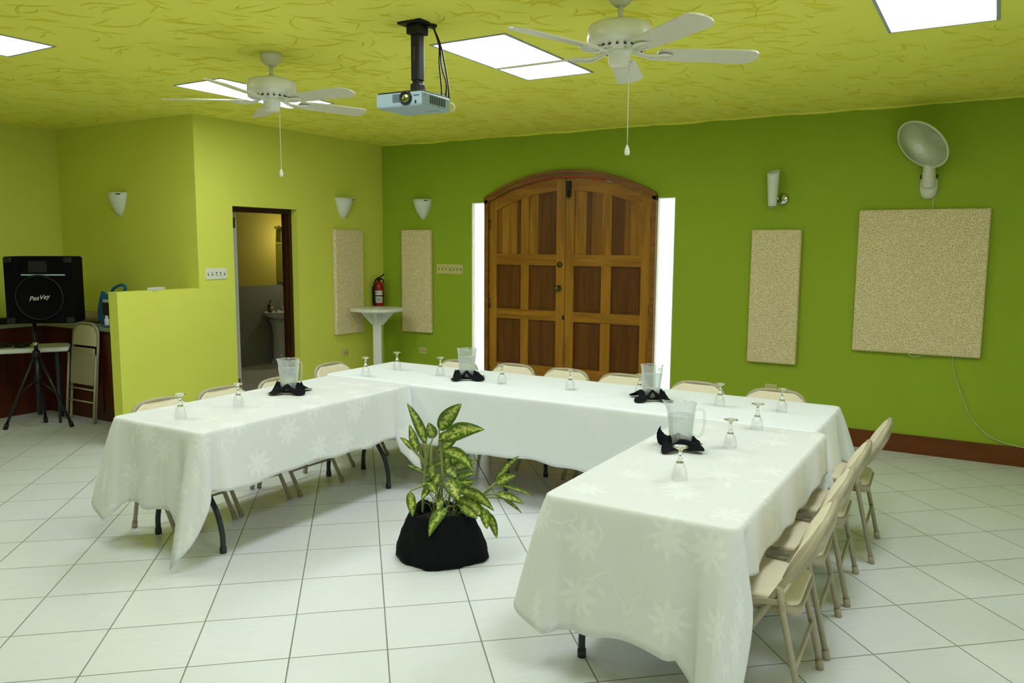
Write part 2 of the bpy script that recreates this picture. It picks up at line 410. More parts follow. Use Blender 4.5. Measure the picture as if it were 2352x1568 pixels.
g = G(); wbox(XR, XR + .15, YF, -9.2, 0, CH); wbox(XR, XR + .15, -3.6, .2, 0, CH); wbox(XR, XR + .15, -9.2, -3.6, 2.35, CH); struct(g.obj('wall_right', 'green'), 'green wall on the right side with a wide opening added for daylight')  # unseen opening, added to let sky light into the room
g = G(); wbox(XL, XR, YF - .15, YF, 0, CH); struct(g.obj('wall_front', 'yellow'), 'yellow wall behind the camera')
# bathroom shell
g = G(); wbox(-2.85, -2.75, -2.49, 1.6, 0, 1.14, 1); wbox(-2.85, -2.75, -2.49, 1.6, 1.14, CH, 0)
struct(g.obj('wall_bathroom_back', ['bathyellow', 'tile_grey']), 'bathroom wall half tiled in grey')
g = G(); wbox(-2.85, -.19, 1.6, 1.7, 0, 1.14, 1); wbox(-2.85, -.19, 1.6, 1.7, 1.14, CH, 0); struct(g.obj('wall_bathroom_side', ['bathyellow', 'tile_grey']), 'bathroom side wall')
g = G(); wbox(-.19, 0, 0.0, 1.6, 0, CH); struct(g.obj('wall_bathroom_end', ['bathyellow']), 'wall end beside the bathroom')
g = G(); wbox(3.605, XR, -.016, 0, 0, .155); wbox(0, 1.262, -.016, 0, 0, .155); struct(g.obj('baseboard_back', 'base'), 'brown wooden baseboard')
g = G(); wbox(0, .015, -1.36, -.016, 0, .155); wbox(0, .015, -3.4, BD0, 0, .155); struct(g.obj('baseboard_left', 'base'), 'brown wooden baseboard along the yellow wall')

# bathroom doorway: dark frame + open grey leaf
d2 = struct(thing('door_2', 'x', 'door'), 'bathroom doorway with dark wooden frame'); del d2['category']
g = G(); wbox(-.185, -.085, BD0, BD1, 2.035, BDZ); wbox(-.185, -.085, BD1 - .045, BD1, 0, 2.035); wbox(-.185, -.15, BD0, BD0 + .02, 0, 2.035)
wbox(-.145, -.10, BD1 - .075, BD1 - .045, 0, 2.035); g.obj('frame', 'wooddark', d2)
g = G(); wbox(-.95, -.19, -2.06, -1.985, .01, 2.03); lf = g.obj('leaf', 'doorgrey', d2)
for z in (.33, 1.93):
    g = G(); wbox(-.2, -.187, -2.05, -2.0, z - .05, z + .05); g.box((-.18, -2.062, z), (.016, .016, .1)); g.obj('hinge', 'brass', lf)

# ------------------------------------------------------------------ arched double door
d1 = struct(thing('door_1', 'x', 'door'), 'arched wooden double door with raised panels'); del d1['category']
FY0, FY1 = -.035, .14
g = G()
g.box(((DX0 + 1.503) / 2, (FY0 + FY1) / 2, 1.105), (1.503 - DX0, FY1 - FY0, 2.21), 0, .004); g.box(((3.377 + DX1) / 2, (FY0 + FY1) / 2, 1.105), (DX1 - 3.377, FY1 - FY0, 2.21), 0, .004)
for i in range(NA):
    a, b_ = DX0 + (DX1 - DX0) * i / NA, DX0 + (DX1 - DX0) * (i + 1) / NA
    colbox(a, b_, arch(a) - .055, arch(a) - .001, arch(b_) - .055, arch(b_) - .001, FY0, FY1)
    colbox(a, b_, arch(a) - .012, arch(a) + .018, arch(b_) - .012, arch(b_) + .018, FY0 - .012, -.001)
g.obj('frame', 'woodarch', d1)
def leaf_arch(x): return arch(x) - .058
def door_leaf(x0, x1, cols, lock_side):
    """one leaf: stiles and rails in one mesh, six panels"""
    global g
    g = G(); y0, y1 = .0, .055
    top = lambda x: leaf_arch(x)
    edges = [x0, cols[0][0], cols[0][1], cols[1][0], cols[1][1], x1]
    for a, b_ in ((x0, cols[0][0]), (cols[1][1], x1)):
        for i in range(4): p, q = a + (b_ - a) * i / 4, a + (b_ - a) * (i + 1) / 4; colbox(p, q, .03, top(p), .03, top(q), y0, y1)
    a, b_ = cols[0][0], cols[1][1]
    for i in range(16): p, q = a + (b_ - a) * i / 16, a + (b_ - a) * (i + 1) / 16; colbox(p, q, top(p) - .13, top(p), top(q) - .13, top(q), y0, y1, 1)
    for z0, z1 in ((.03, .45), (.94, 1.045), (1.52, 1.635)): colbox(a, b_, z0, z1, y0=y0, y1=y1, m=1)
    a, b_ = cols[0][1], cols[1][0]
    for z0, z1 in ((.45, .94), (1.045, 1.52)): colbox(a, b_, z0, z1, y0=y0 + .003, y1=y1)
    for i in range(3): p, q = a + (b_ - a) * i / 3, a + (b_ - a) * (i + 1) / 3; colbox(p, q, 1.635, top(p) - .13, 1.635, top(q) - .13, y0 + .003, y1)
    lf = g.obj('door_leaf', ['woodgold', 'woodgoldx'], d1)
    for ci, (a, b_) in enumerate(cols):
        for r, (z0, z1) in enumerate(((.45, .94), (1.045, 1.52), (1.635, None))):
            g = G()
            if z1:
                g.box(((a + b_) / 2, .036, (z0 + z1) / 2), (b_ - a, .03, z1 - z0)); g.box(((a + b_) / 2, .022, (z0 + z1) / 2), (b_ - a - .05, .012, z1 - z0 - .05), 0, .005)
                g.obj('panel', 'woodbrown', lf)
            else:
                ws = [a, a + (b_ - a) * (.20 if lock_side > 0 else .42), a + (b_ - a) * (.82 if lock_side > 0 else .62), b_]
                if lock_side > 0 and ci: ws = [a, a + (b_ - a) * .32, b_, b_]
                for k in range(3):
                    p, q = ws[k], ws[k + 1]
                    if q - p < .01: continue
                    for i in range(5): u, v = p + (q - p) * i / 5, p + (q - p) * (i + 1) / 5; colbox(u, v, z0, top(u) - .13, z0, top(v) - .13, .016, .05, (k + ci + (lock_side < 0)) % 3)
                g.obj('panel', ['woodmid', 'woodgold', 'woodbrown'], lf)
    return lf
ll = door_leaf(1.505, 2.430, [(1.597, 1.900), (1.995, 2.328)], 1)
rl = door_leaf(2.437, 3.375, [(2.533, 2.842), (2.948, 3.270)], -1)
def ydisc(g_, x, y, z, prof, n=20): return g_.lathe(prof, n, (x, y, z), M=Matrix.Rotation(PI / 2, 3, 'X'))
g = G(); ydisc(g, 2.362, .0, 1.285, [(.032, 0), (.032, .006), (.014, .012), (.012, .03), (.026, .04), (.029, .052), (.022, .064), (.004, .068)]); g.obj('door_knob', 'brass', ll)
g = G(); ydisc(g, 2.372, .0, 1.53, [(.030, 0), (.030, .008), (.02, .014), (.018, .02), (.003, .021)]); g.box((2.372, -.026, 1.53), (.008, .014, .03)); g.obj('deadbolt', 'brass', ll)
g = G(); g.box((2.468, -.008, 2.30), (.05, .016, .16), 0, .003); g.box((2.468, -.016, 2.35), (.04, .02, .05), 0, .004); g.tube([(2.468, -.02, 2.28), (2.468, -.02, 2.20)], .006, 8); g.obj('bolt', 'black', rl)
g = G(); g.box((2.42, -.006, .98), (.02, .012, .05), 0, .003); g.obj('keyhole', 'dark', ll)
g = G(); g.tube([(x, -.037, leaf_arch(x) + .004) for x in [1.95 + .05 * i for i in range(20)]], .006, 8); g.obj('gap_light_strip', 'gap_light', d1)  # painted streak for light leaking through the gap under the arch
for x in (1.512, 3.368):
    for z in (.35, 1.1, 1.95):
        g = G(); g.tube([(x, -.006, z - .05), (x, -.006, z + .05)], .009, 10); g.obj('hinge', 'brass', ll if x < 2 else rl)

# ------------------------------------------------------------------ lit ceiling panels
PLAB = ['white lit ceiling panel behind the fan nearer the yellow wall', 'white lit ceiling panel between the projector and the larger-looking fan', 'white lit ceiling panel above the wall fan, cut by the top edge',
        'white lit ceiling panel cut off by the left edge of the photo']
for i, p in enumerate(PANELS):
    nm = thing('ceiling_light', PLAB[i] if i < 4 else 'white lit ceiling panel behind the camera', 'ceiling light', (p[0], p[1], CH), 0, 'lit ceiling panels')
    r = (-PW / 2, PW / 2, -PL / 2, PL / 2); g = G(); t = .018
    for c, d in (((0, r[2] + t / 2), (PW, t)), ((0, r[3] - t / 2), (PW, t)), ((r[0] + t / 2, 0), (t, PL - 2 * t)), ((r[1] - t / 2, 0), (t, PL - 2 * t))):
        g.box((c[0], c[1], .012), (d[0] - .002, d[1] - .001, .034))
    g.obj('frame', 'alu', nm)
    g = G(); g.box((0, 0, .016), (PW - 2 * t, PL - 2 * t, .012)); g.obj('diffuser', 'panel', nm)

# ------------------------------------------------------------------ tables and cloths
def folding_table(name, label, x0, x1, y0, y1, along, legs, top=.725):
    """plastic folding table, wishbone legs at each end; along = axis of its length"""
    cx, cy = (x0 + x1) / 2, (y0 + y1) / 2; t = thing(name, label, 'table', (cx, cy, 0), 0, 'folding tables under the cloths')
    G().box((0, 0, top - .022), (x1 - x0, y1 - y0, .044), 0, .012).obj('tabletop', 'white', t)
    for e in legs:
        def P(u, z): return (u, e, z) if along == 'Y' else (e, u, z)
        for s in (-1, 1):
            G().tube(crv([P(s * .20, top - .045), P(s * .15, .56), P(s * .13, .45), P(s * .17, .34), P(s * .25, .22), P(s * .285, .11), P(s * .288, .03)]), .0155, 10).tube([P(s * .288, .035), P(s * .288, 0)], .019, 10).obj('leg', 'greymetal', t)
        G().tube([P(-.14, .40), P(.14, .40)], .013, 8).box(P(0, .43), (.22, .02, .05) if along == 'Y' else (.02, .22, .05), 0, .006).obj('crossbar', 'greymetal', t)
    return t
folding_table('folding_table', 'folding table under the ivory cloth by the yellow wall, dark curved legs showing', 2.0, 2.725, -4.715, -2.965, 'Y', (-.703, .727))
folding_table('folding_table', 'folding table under the ivory cloth nearest the camera, dark curved legs', 4.79, 5.515, -4.66, -2.965, 'Y', (-.70, .68))
folding_table('folding_table', 'folding table under the white cloth, half nearer the fire extinguisher', 1.93, 3.765, -2.93, -2.16, 'X', (-.68, .61))
folding_table('folding_table', 'folding table under the white cloth, half nearer the wall fan', 3.785, 5.455, -2.93, -2.16, 'X', (-.42, .62))

def cloth(name, label, mat, x0, x1, y0, y1, z, sides, corners, seed, group, flare):
    """tablecloth: flat top, rolled edge, hanging sides with folds at the corners. sides/flare: S,E,N,W; corners: SW,SE,NE,NW"""
    R = random.Random(seed); r = .035
    C = [(x0 + r, y0 + r, PI), (x1 - r, y0 + r, 1.5 * PI), (x1 - r, y1 - r, 0), (x0 + r, y1 - r, .5 * PI)]
    per = []   # (x,y,nx,ny,drop,fl,corner id or None, signed distance from the corner)
    for k in range(4):
        cx, cy, a0 = C[k]
        for i in range(13):
            a = a0 + PI / 2 * i / 12; t = i / 12
            dr = sides[(k + 3) % 4] * (1 - t) + sides[k] * t; fl = flare[(k + 3) % 4] * (1 - t) + flare[k] * t
            per.append((cx + r * math.cos(a), cy + r * math.sin(a), math.cos(a), math.sin(a), dr, fl, k, (t - .5) * r * PI / 2))
        nx_, ny_, _ = C[(k + 1) % 4]; a = a0 + PI / 2; nx, ny = math.cos(a), math.sin(a)
        ax, ay = cx + r * nx, cy + r * ny; bx, by = nx_ + r * nx, ny_ + r * ny; L = math.hypot(bx - ax, by - ay)
        n = max(6, int(L / .022))
        for i in range(1, n):
            s = L * i / n; near = s < L / 2
            per.append((ax + (bx - ax) * i / n, ay + (by - ay) * i / n, nx, ny, sides[k], flare[k], k if near else (k + 1) % 4, (s + r * PI / 4) if near else -(L - s + r * PI / 4)))
    n = len(per); rows = [(0, 0), (.005, .002), (.011, .007), (.014, .018)]; K = 16
    verts, uvs = [], []
    ph = [R.uniform(0, 6) for _ in range(6)]
    sacc = 0; arc = []
    for i in range(n):
        q = per[i - 1]; sacc += math.hypot(per[i][0] - q[0], per[i][1] - q[1]) if i else 0; arc.append(sacc)
    for rr_ in range(len(rows) + K):
        for i, (x, y, nx, ny, dr, fl, ck, sd) in enumerate(per):
            A, D, wd, sh = corners[ck][:4]; em, ep = corners[ck][4:] if len(corners[ck]) > 4 else (.17, .17)
            wob = .006 * math.sin(arc[i] * 9 + ph[0]) + .004 * math.sin(arc[i] * 23 + ph[1])
            total = dr + D * max(0, 1 - abs(sd - sh) / (ep if sd > sh else em)) ** 1.15 + .010 * math.sin(arc[i] * 7 + ph[2]) + .006 * math.sin(arc[i] * 19 + ph[3])
            total = min(total, z - .035)
            if rr_ < len(rows): o, d = rows[rr_]; t = 0
            else:
                t = (rr_ - len(rows) + 1) / K; d = .018 + (total - .018) * t; o = .014 + fl * t
            s2 = sd - sh; fold = A * (math.exp(-(s2 / wd) ** 2) - .30 * math.exp(-((abs(s2) - 2.3 * wd) / (1.0 * wd)) ** 2) + .16 * math.exp(-((abs(s2) - 4.1 * wd) / (1.0 * wd)) ** 2))
            if A: fold += A * .16 * math.cos(2 * PI * s2 / .062) * math.exp(-(s2 / .14) ** 2)
            tt = t ** .8
            o += (fold * tt if A else 0) + wob * t * (1.0 if fl > 0 else .15)
            o = max(o, .004 if rr_ else 0)
            X, Y = x + nx * o, y + ny * o
            verts.append((X, Y, z - d)); uvs.append((x + nx * d, y + ny * d))
    ob = G(); ob.v = [Vector(v) for v in verts]
    ob.face(list(range(n)), 0, False)
    for a in range(len(rows) + K - 1):
        for i in range(n): j = (i + 1) % n; ob.face((a * n + j, a * n + i, (a + 1) * n + i, (a + 1) * n + j))
    o = ob.obj(name, mat, uvs=uvs); tag(o, label, 'tablecloth', group)
    sm = o.modifiers.new('thick', 'SOLIDIFY'); sm.thickness = .0016; sm.offset = 1
    return o
ZT = .735
no = (0, 0, .06, 0)
cloth('tablecloth', 'white tablecloth on the long head table before the arched door', 'whitecloth', 1.915, 5.475, -2.948, -2.145, ZT + .001, (.42, .29, .24, .36), [no, (.07, .06, .07, 0), (.08, .1, .07, 0), no], 1, 'white tablecloths', (.006, .05, .03, .03))
cloth('tablecloth', 'ivory damask tablecloth on the table along the yellow wall', 'damask', 1.985, 2.74, -4.73, -2.968, ZT, (.46, .335, .3, .25), [(.10, .15, .085, -.01, .26, .14), (.12, .26, .038, -.045, .16, .075), (.085, .28, .05, -.05), no], 2, 'ivory tablecloths', (.03, .03, .002, .04))
cloth('tablecloth', 'ivory damask tablecloth on the table nearest the camera', 'damask', 4.775, 5.53, -4.675, -2.968, ZT, (.52, .20, .2, .42), [(.07, .04, .06, -.02), (.11, .34, .045, -.03, .15, .08), (.0, .0, .06, 0), no], 3, 'ivory tablecloths', (.03, .02, .002, .05))

# ------------------------------------------------------------------ folding chairs
def make_chair(label, group):
    """padded metal folding chair, facing +Y, origin on the floor under the seat"""
    t = thing('folding_chair', label, 'chair', (0, 0, 0), 0, group)
    tl = lambda z: .20 - .59 * z if z < .68 else .20 - .59 * .68 - .40 * (z - .68)
    HW = .205
    pts = [(-HW, tl(0), 0), (-HW, tl(.3), .3), (-HW, tl(.5), .5), (-HW - .004, tl(.60), .60), (-HW + .008, tl(.67), .67), (-HW + .05, tl(.728), .728), (-HW + .13, tl(.748) - .004, .748)]
    pts = pts + [(-p[0], p[1], p[2]) for p in reversed(pts)]
    G().tube(crv(pts, 6), .0135, 10).obj('back_frame', 'tan', t)
    for s in (-1, 1):
        l = G().tube([(s * .222, -.09, .50), (s * .222, -.105, .40), (s * .222, -.19, .03)], .0125, 10).obj('leg', 'tan', t)
        G().tube([(s * .222, -.188, .04), (s * .222, -.1955, 0)], .0165, 10).obj('foot_cap', 'tan', l)
        G().tube([(s * HW, tl(.03), .04), (s * HW, tl(0), 0.0)], .0165, 10).obj('foot_cap', 'tan', t)
        G().box((s * .222, -.04, .437), (.006, .16, .022), 0, .003, rot=Matrix.Rotation(rad(-6), 3, 'X')).tube([(s * .21, -.105, .432), (s * .236, -.105, .432)], .008, 8).tube([(s * .205, .015, .44), (s * .233, .015, .44)], .008, 8).obj('hinge', 'tan', t)
    G().tube([(-.222, -.155, .20), (.222, -.155, .20)], .008, 8).obj('stretcher', 'tan', t)
    G().tube([(-HW, tl(.16), .16), (HW, tl(.16), .16)], .008, 8).obj('stretcher', 'tan', t)
    # seat pan and pad: rounded trapezoid
    def rr(w, d, r, z, n=6, y=0, tap=0):
        o = []
        for cx, cy, a0 in ((w, d, 0), (-w, d, 90), (-w, -d, 180), (w, -d, 270)):
            for i in range(n + 1):
                a = rad(a0 + 90 * i / n); sx = 1 if cx > 0 else -1; sy = 1 if cy > 0 else -1
                ww = w * (1 - tap * (1 if cy < 0 else 0)); o.append(Vector((sx * (ww - r) + r * math.cos(a), y + sy * (d - r) + r * math.sin(a), z)))
        return o
    TM = Matrix.Translation((0, .045, .425)) @ Matrix.Rotation(rad(4), 4, 'X')
    G().loft([rr(.187, .198, .06, -.034), rr(.196, .205, .06, -.03), rr(.198, .207, .06, .004), rr(.190, .200, .06, .006)]).xf(TM).obj('seat_frame', 'tan', t)
    G().loft([rr(.186, .196, .055, .004), rr(.188, .198, .055, .014), rr(.182, .192, .055, .024), rr(.150, .160, .05, .030), rr(.06, .07, .03, .032)]).xf(TM).obj('seat', 'vinyl', t)
    # back rest: padded, rounded top, slightly curved
    g_ = G(); NU, NV = 14, 10
    def bp(u, v, off):   # u -1..1, v 0..1
        z = .50 + .246 * v
        hw = .206 if v < .5 else .206 * math.sqrt(max(0, 1 - ((v - .5) / .52) ** 2.6))
        hw = max(hw, .10) if v < .3 or v > .9 else hw
        if v < .12: hw = .206 - .03 * (1 - v / .12) ** 2
        return Vector((u * hw, tl(z) - .016 * (1 - u * u) + off * .86, z + off * .5))
    bl_ = lambda v: math.sin(PI * min(max(v, .0), 1)) ** .6 if 0 < v < 1 else 0
    th = lambda u, v: .006 + bl_(v) * (.022 + .010 * (1 - abs(u) ** 5))
    tb = lambda v: -.006 - .022 * bl_(v)
    F = [[bp(-1 + 2 * i / NU, j / NV, th(-1 + 2 * i / NU, j / NV)) for i in range(NU + 1)] for j in range(NV + 1)]
    B = [[bp(-1 + 2 * i / NU, j / NV, tb(j / NV)) for i in range(NU + 1)] for j in range(NV + 1)]
    fb = g_.pts([p for r_ in F for p in r_]); bb = g_.pts([p for r_ in B for p in r_]); w_ = NU + 1
    for j in range(NV):
        for i in range(NU):
            a = j * w_ + i
            g_.face((fb + a, fb + a + 1, fb + a + w_ + 1, fb + a + w_)); g_.face((bb + a + 1, bb + a, bb + a + w_, bb + a + w_ + 1), 1)
    loop = [i for i in range(w_)] + [j * w_ + NU for j in range(1, NV + 1)] + [NV * w_ + i for i in range(NU - 1, -1, -1)] + [j * w_ for j in range(NV - 1, 0, -1)]
    for k in range(len(loop)): a, b_ = loop[k], loop[(k + 1) % len(loop)]; g_.face((fb + b_, fb + a, bb + a, bb + b_), 1)
    g_.obj('backrest', ['vinyl', 'tan'], t)
    return t
HG, LG, RG = 'chairs behind the head table', 'chairs along the yellow wall table', 'chairs along the near right table'
chair0 = make_chair('tan folding chair at the head table, in front of the left glass blocks', HG)
chair0.location = (2.43, -2.13, 0); chair0.rotation_euler = (0, 0, PI)
for x, y, lb in ((2.93, -2.06, 'tan folding chair at the head table, before the left half of the arched door'), (3.405, -2.05, 'tan folding chair at the head table, before the middle gap of the arched door'),
                 (3.90, -2.055, 'tan folding chair at the head table, before the right half of the arched door'), (4.475, -2.085, 'tan folding chair at the head table, just right of the right glass blocks'), (5.03, -2.09, 'tan folding chair at the head table, under the wall outlet, last before the wall fan')):
    dup(chair0, (x, y, 0), PI + random.uniform(-.05, .05), lb, HG)
for x, y, lb in ((2.05, -4.33, 'tan folding chair at the yellow wall table, nearest the half wall end'), (2.04, -3.86, 'tan folding chair at the yellow wall table, second from the half wall'),
                 (2.06, -3.37, 'tan folding chair at the yellow wall table, in front of the bathroom doorway'), (1.86, -2.62, 'tan folding chair at the end of the head table, below the yellow wall outlet')):
    dup(chair0, (x, y, 0), -PI / 2, lb, LG)
for x, y, lb in ((5.56, -4.32, 'tan folding chair at the near right table, closest to the camera'), (5.545, -3.78, 'tan folding chair at the near right table, second from the camera'),
                 (5.54, -3.20, 'tan folding chair at the near right table, third from the camera'), (5.57, -2.56, 'tan folding chair at the right end of the head table, nearest the baseboard')):
    dup(chair0, (x, y, 0), PI / 2 + rad(3), lb, RG)

# ------------------------------------------------------------------ table ware
def make_goblet(label):
    t = thing('goblet', label, 'glass', (0, 0, 0), 0, 'upturned goblets')
    G().lathe([(.0008, .070), (.014, .068), (.0225, .058), (.0275, .042), (.0305, .025), (.0318, .010), (.0322, .001), (.0330, 0), (.0340, .001), (.0336, .012), (.032, .028), (.0285, .046), (.0235, .061), (.017, .072), (.0008, .0735)], 36).obj('bowl', 'thin', t)
    G().lathe([(.0008, .0737), (.0168, .0725), (.0125, .084), (.0078, .093), (.0065, .103), (.009, .109), (.0065, .114), (.0068, .124), (.011, .131), (.024, .1365), (.0325, .1395), (.0335, .141), (.032, .1425), (.010, .141), (.0008, .1408)], 32).obj('stem', 'glass', t)
    return t
GOB = [(2.36, -4.565, 'upturned goblet on the yellow wall table, nearest its free end'), (2.36, -4.16, 'upturned goblet on the yellow wall table, beside the pitcher in a napkin'),
       (2.23, -2.86, 'upturned goblet where the yellow wall table meets the head table'), (2.24, -2.50, 'upturned goblet at the far left corner of the head table, below the round bar table'),
       (2.70, -2.55, 'upturned goblet on the head table, just left of the pitcher before the glass blocks'), (3.28, -2.60, 'upturned goblet on the head table before the left half of the arched door'),
       (3.80, -2.55, 'upturned goblet on the head table before the middle of the arched door'), (4.28, -2.48, 'upturned goblet half hidden behind the head table pitcher nearer the wall fan'),
       (4.84, -2.55, 'upturned goblet on the head table, between the right pitcher and the wall outlet'), (5.21, -2.53, 'upturned goblet at the right end of the head table, below the wall outlet'),
       (5.20, -3.07, 'upturned goblet at the joint of the head table and the near right table'), (5.19, -3.55, 'upturned goblet on the near right table, to the right of the pitcher handle'),
       (5.16, -4.20, 'upturned goblet nearest the camera, in front of the black napkin')]
gob0 = make_goblet(GOB[0][2]); gob0.location = (GOB[0][0], GOB[0][1], ZT + .002)
for x, y, lb in GOB[1:]: dup(gob0, (x, y, ZT + .002), random.uniform(0, 6), lb)

def plate_mesh(): return G().lathe([(.001, 0), (.05, 0), (.055, .002), (.085, .010), (.087, .013), (.084, .0125), (.054, .006), (.001, .005)], 36)
def napkin_mesh(seed, spikes):
    """square black napkin pushed up round the pitcher: drooping tips and upright points"""
    R = random.Random(seed); g_ = G(); NR, NA_ = 12, 64; rings = []
    for i in range(NR + 1):
        ring = []
        for j in range(NA_):
            a = 2 * PI * j / NA_; rho = i / NR
            lob = abs(math.cos(2 * a + .4)) ** 2.2; ext = .094 + .068 * lob + .010 * math.sin(5 * a + seed)
            r = .0 + ext * rho
            z = .018 + .046 * max(0, 1 - abs(rho - .55) / .3) * (1 - .5 * lob) - .010 * max(0, rho - .75) * 4 * lob + .006 * math.sin(7 * a + seed) * rho
            for (ang, h) in spikes:
                d = abs((a - ang + PI) % (2 * PI) - PI); w = max(0, 1 - d / .42)
                if w > 0 and rho > .45:
                    z += h * w * (rho - .45) / .55; r = r * (1 - .62 * w * (rho - .45) / .55) + .070 * .62 * w * (rho - .45) / .55
            if rho < .5: z = .0145 + (z - .0145) * (rho / .5) ** 3
            ring.append(Vector((r * math.cos(a), r * math.sin(a), max(z, .0035 if r > .095 else .0145))))
        rings.append(ring)
    g_.loft(rings, 0, True, False)
    return g_
def pitcher(x, y, rz, label, nlab, plab, seed, spikes):
    p = tag(plate_mesh().obj('plate', 'plate', None, (x, y, ZT + .002)), plab, 'plate', 'plates under the pitchers')
    nk = tag(napkin_mesh(seed, spikes).obj('napkin', 'napkin', None, (x, y, ZT + .002)), nlab, 'napkin', 'black napkins')
    sm = nk.modifiers.new('thick', 'SOLIDIFY'); sm.thickness = .003; sm.offset = 1
    t = thing('pitcher', label, 'pitcher', (x, y, ZT + .0215), rz, 'water pitchers')
    prof = [(.050, 0), (.052, .004), (.053, .02), (.056, .06), (.060, .10), (.063, .13), (.0655, .145), (.066, .155), (.068, .18), (.071, .20), (.0735, .207)]
    def ring(r, z, fl):
        o = []
        for j in range(64):
            a = 2 * PI * j / 64; q = r * (1 + (fl * .030 * math.cos(16 * a) if z < .15 else 0))
            sp = max(0, math.cos(a + PI)) ** 8 * max(0, (z - .15) / .057) ** 2
            o.append(Vector(((q + .022 * sp) * math.cos(a), q * math.sin(a), z + .012 * sp)))
        return o
    rings = [ring(.001, .004, 0)] + [ring(max(r - .0022, .001), max(z, .004), 0) for r, z in prof[1:]] + [ring(r, z + (.0015 if i == 0 else 0), 1) for i, (r, z) in enumerate(reversed(prof))] + [ring(.001, 0, 0)]
    G().loft(rings, 0, True, True).obj('body', 'plastic', t)
    G().tube(crv([(.064, 0, .168), (.085, 0, .176), (.108, 0, .168), (.113, 0, .13), (.108, 0, .07), (.095, 0, .045), (.075, 0, .042), (.056, 0, .050)], 6), .0062, 10).obj('handle', 'plastic', t)
    G().lathe([(.001, .0045)] + [(max(r - .0032, .001), max(z, .0045)) for r, z in prof[1:7]] + [(.0625, .148), (.001, .148)], 48).obj('water', 'water', t)
    return t
pitcher(2.27, -3.665, rad(88), 'water pitcher on the yellow wall table', 'black napkin around the pitcher on the yellow wall table', 'white plate under the pitcher on the yellow wall table', 1, [(rad(200), .07), (rad(20), .075), (rad(-60), .03)])
pitcher(2.95, -2.56, rad(80), 'water pitcher on the head table, before the left glass blocks', 'black napkin on the head table below the left glass blocks', 'white plate on the head table below the left glass blocks', 2, [(rad(190), .055), (rad(20), .055), (rad(-60), .045)])
pitcher(4.40, -2.575, rad(70), 'water pitcher on the head table, before the right glass blocks', 'black napkin on the head table below the right glass blocks', 'white plate on the head table below the right glass blocks', 4, [(rad(-60), .06), (rad(200), .03), (rad(30), .04)])
pitcher(4.985, -3.69, rad(28), 'largest water pitcher, on the near right table, handle to the right', 'black napkin around the pitcher nearest the camera', 'white plate under the pitcher nearest the camera', 5, [(rad(175), .085), (rad(235), .05), (rad(0), .03)])

# ------------------------------------------------------------------ plant in the black cloth
PX, PY = 3.69, -3.91
pl = thing('potted_plant', 'variegated leafy plant in a pot wrapped with black cloth, on the floor between the tables', 'plant', (PX, PY, 0))
def pw(cx, cy, dep=0):
    """photo-crop drawing units of the plant -> metres around the pot axis"""
    u = (cx / 3.408 + 800 - 1012) / 427; z = .229 + (1180 - (880 + cy / 3.408)) * .00247
    return Vector((.857 * u + .59 * dep, .515 * u - .81 * dep, z))
rings = []
R = random.Random(5)
prof = [(.225, 0.0), (.238, .012), (.240, .04), (.236, .07), (.226, .10), (.210, .145), (.192, .19), (.178, .225), (.168, .252), (.160, .264), (.148, .266), (.138, .256), (.135, .22), (.134, .20), (.01, .20)]
for k, (r, z) in enumerate(prof):
    ring = []
    for j in range(96):
        a = 2 * PI * j / 96; fl = max(0, 1 - z / .29)
        w = 1 + .030 * fl * math.sin(5 * a + .6) + .026 * math.sin(9 * a + z * 26) * fl + .017 * abs(math.sin(8.5 * a - z * 22)) + .010 * math.sin(23 * a + z * 60) + .016 * math.sin(3 * a + z * 18)
        w += .10 * fl ** 2.2 * math.exp(-(((a - rad(15) + PI) % (2 * PI) - PI) / .45) ** 2) + .07 * fl ** 1.5 * math.exp(-(((a - rad(212) + PI) % (2 * PI) - PI) / .35) ** 2)
        zz = z * (1 + .05 * math.sin(2 * a + 1) + .035 * math.sin(7 * a)) if k < 12 else z
        ring.append(Vector((r * w * math.cos(a) + .010, r * w * math.sin(a), zz)))
    rings.append(ring)
G().loft(rings).obj('wrapped_pot', 'fabric', pl)
G().lathe([(.132, .201), (.13, .208), (.001, .212)], 32, (.01, 0, 0), cap=False).obj('soil', 'soil', pl)
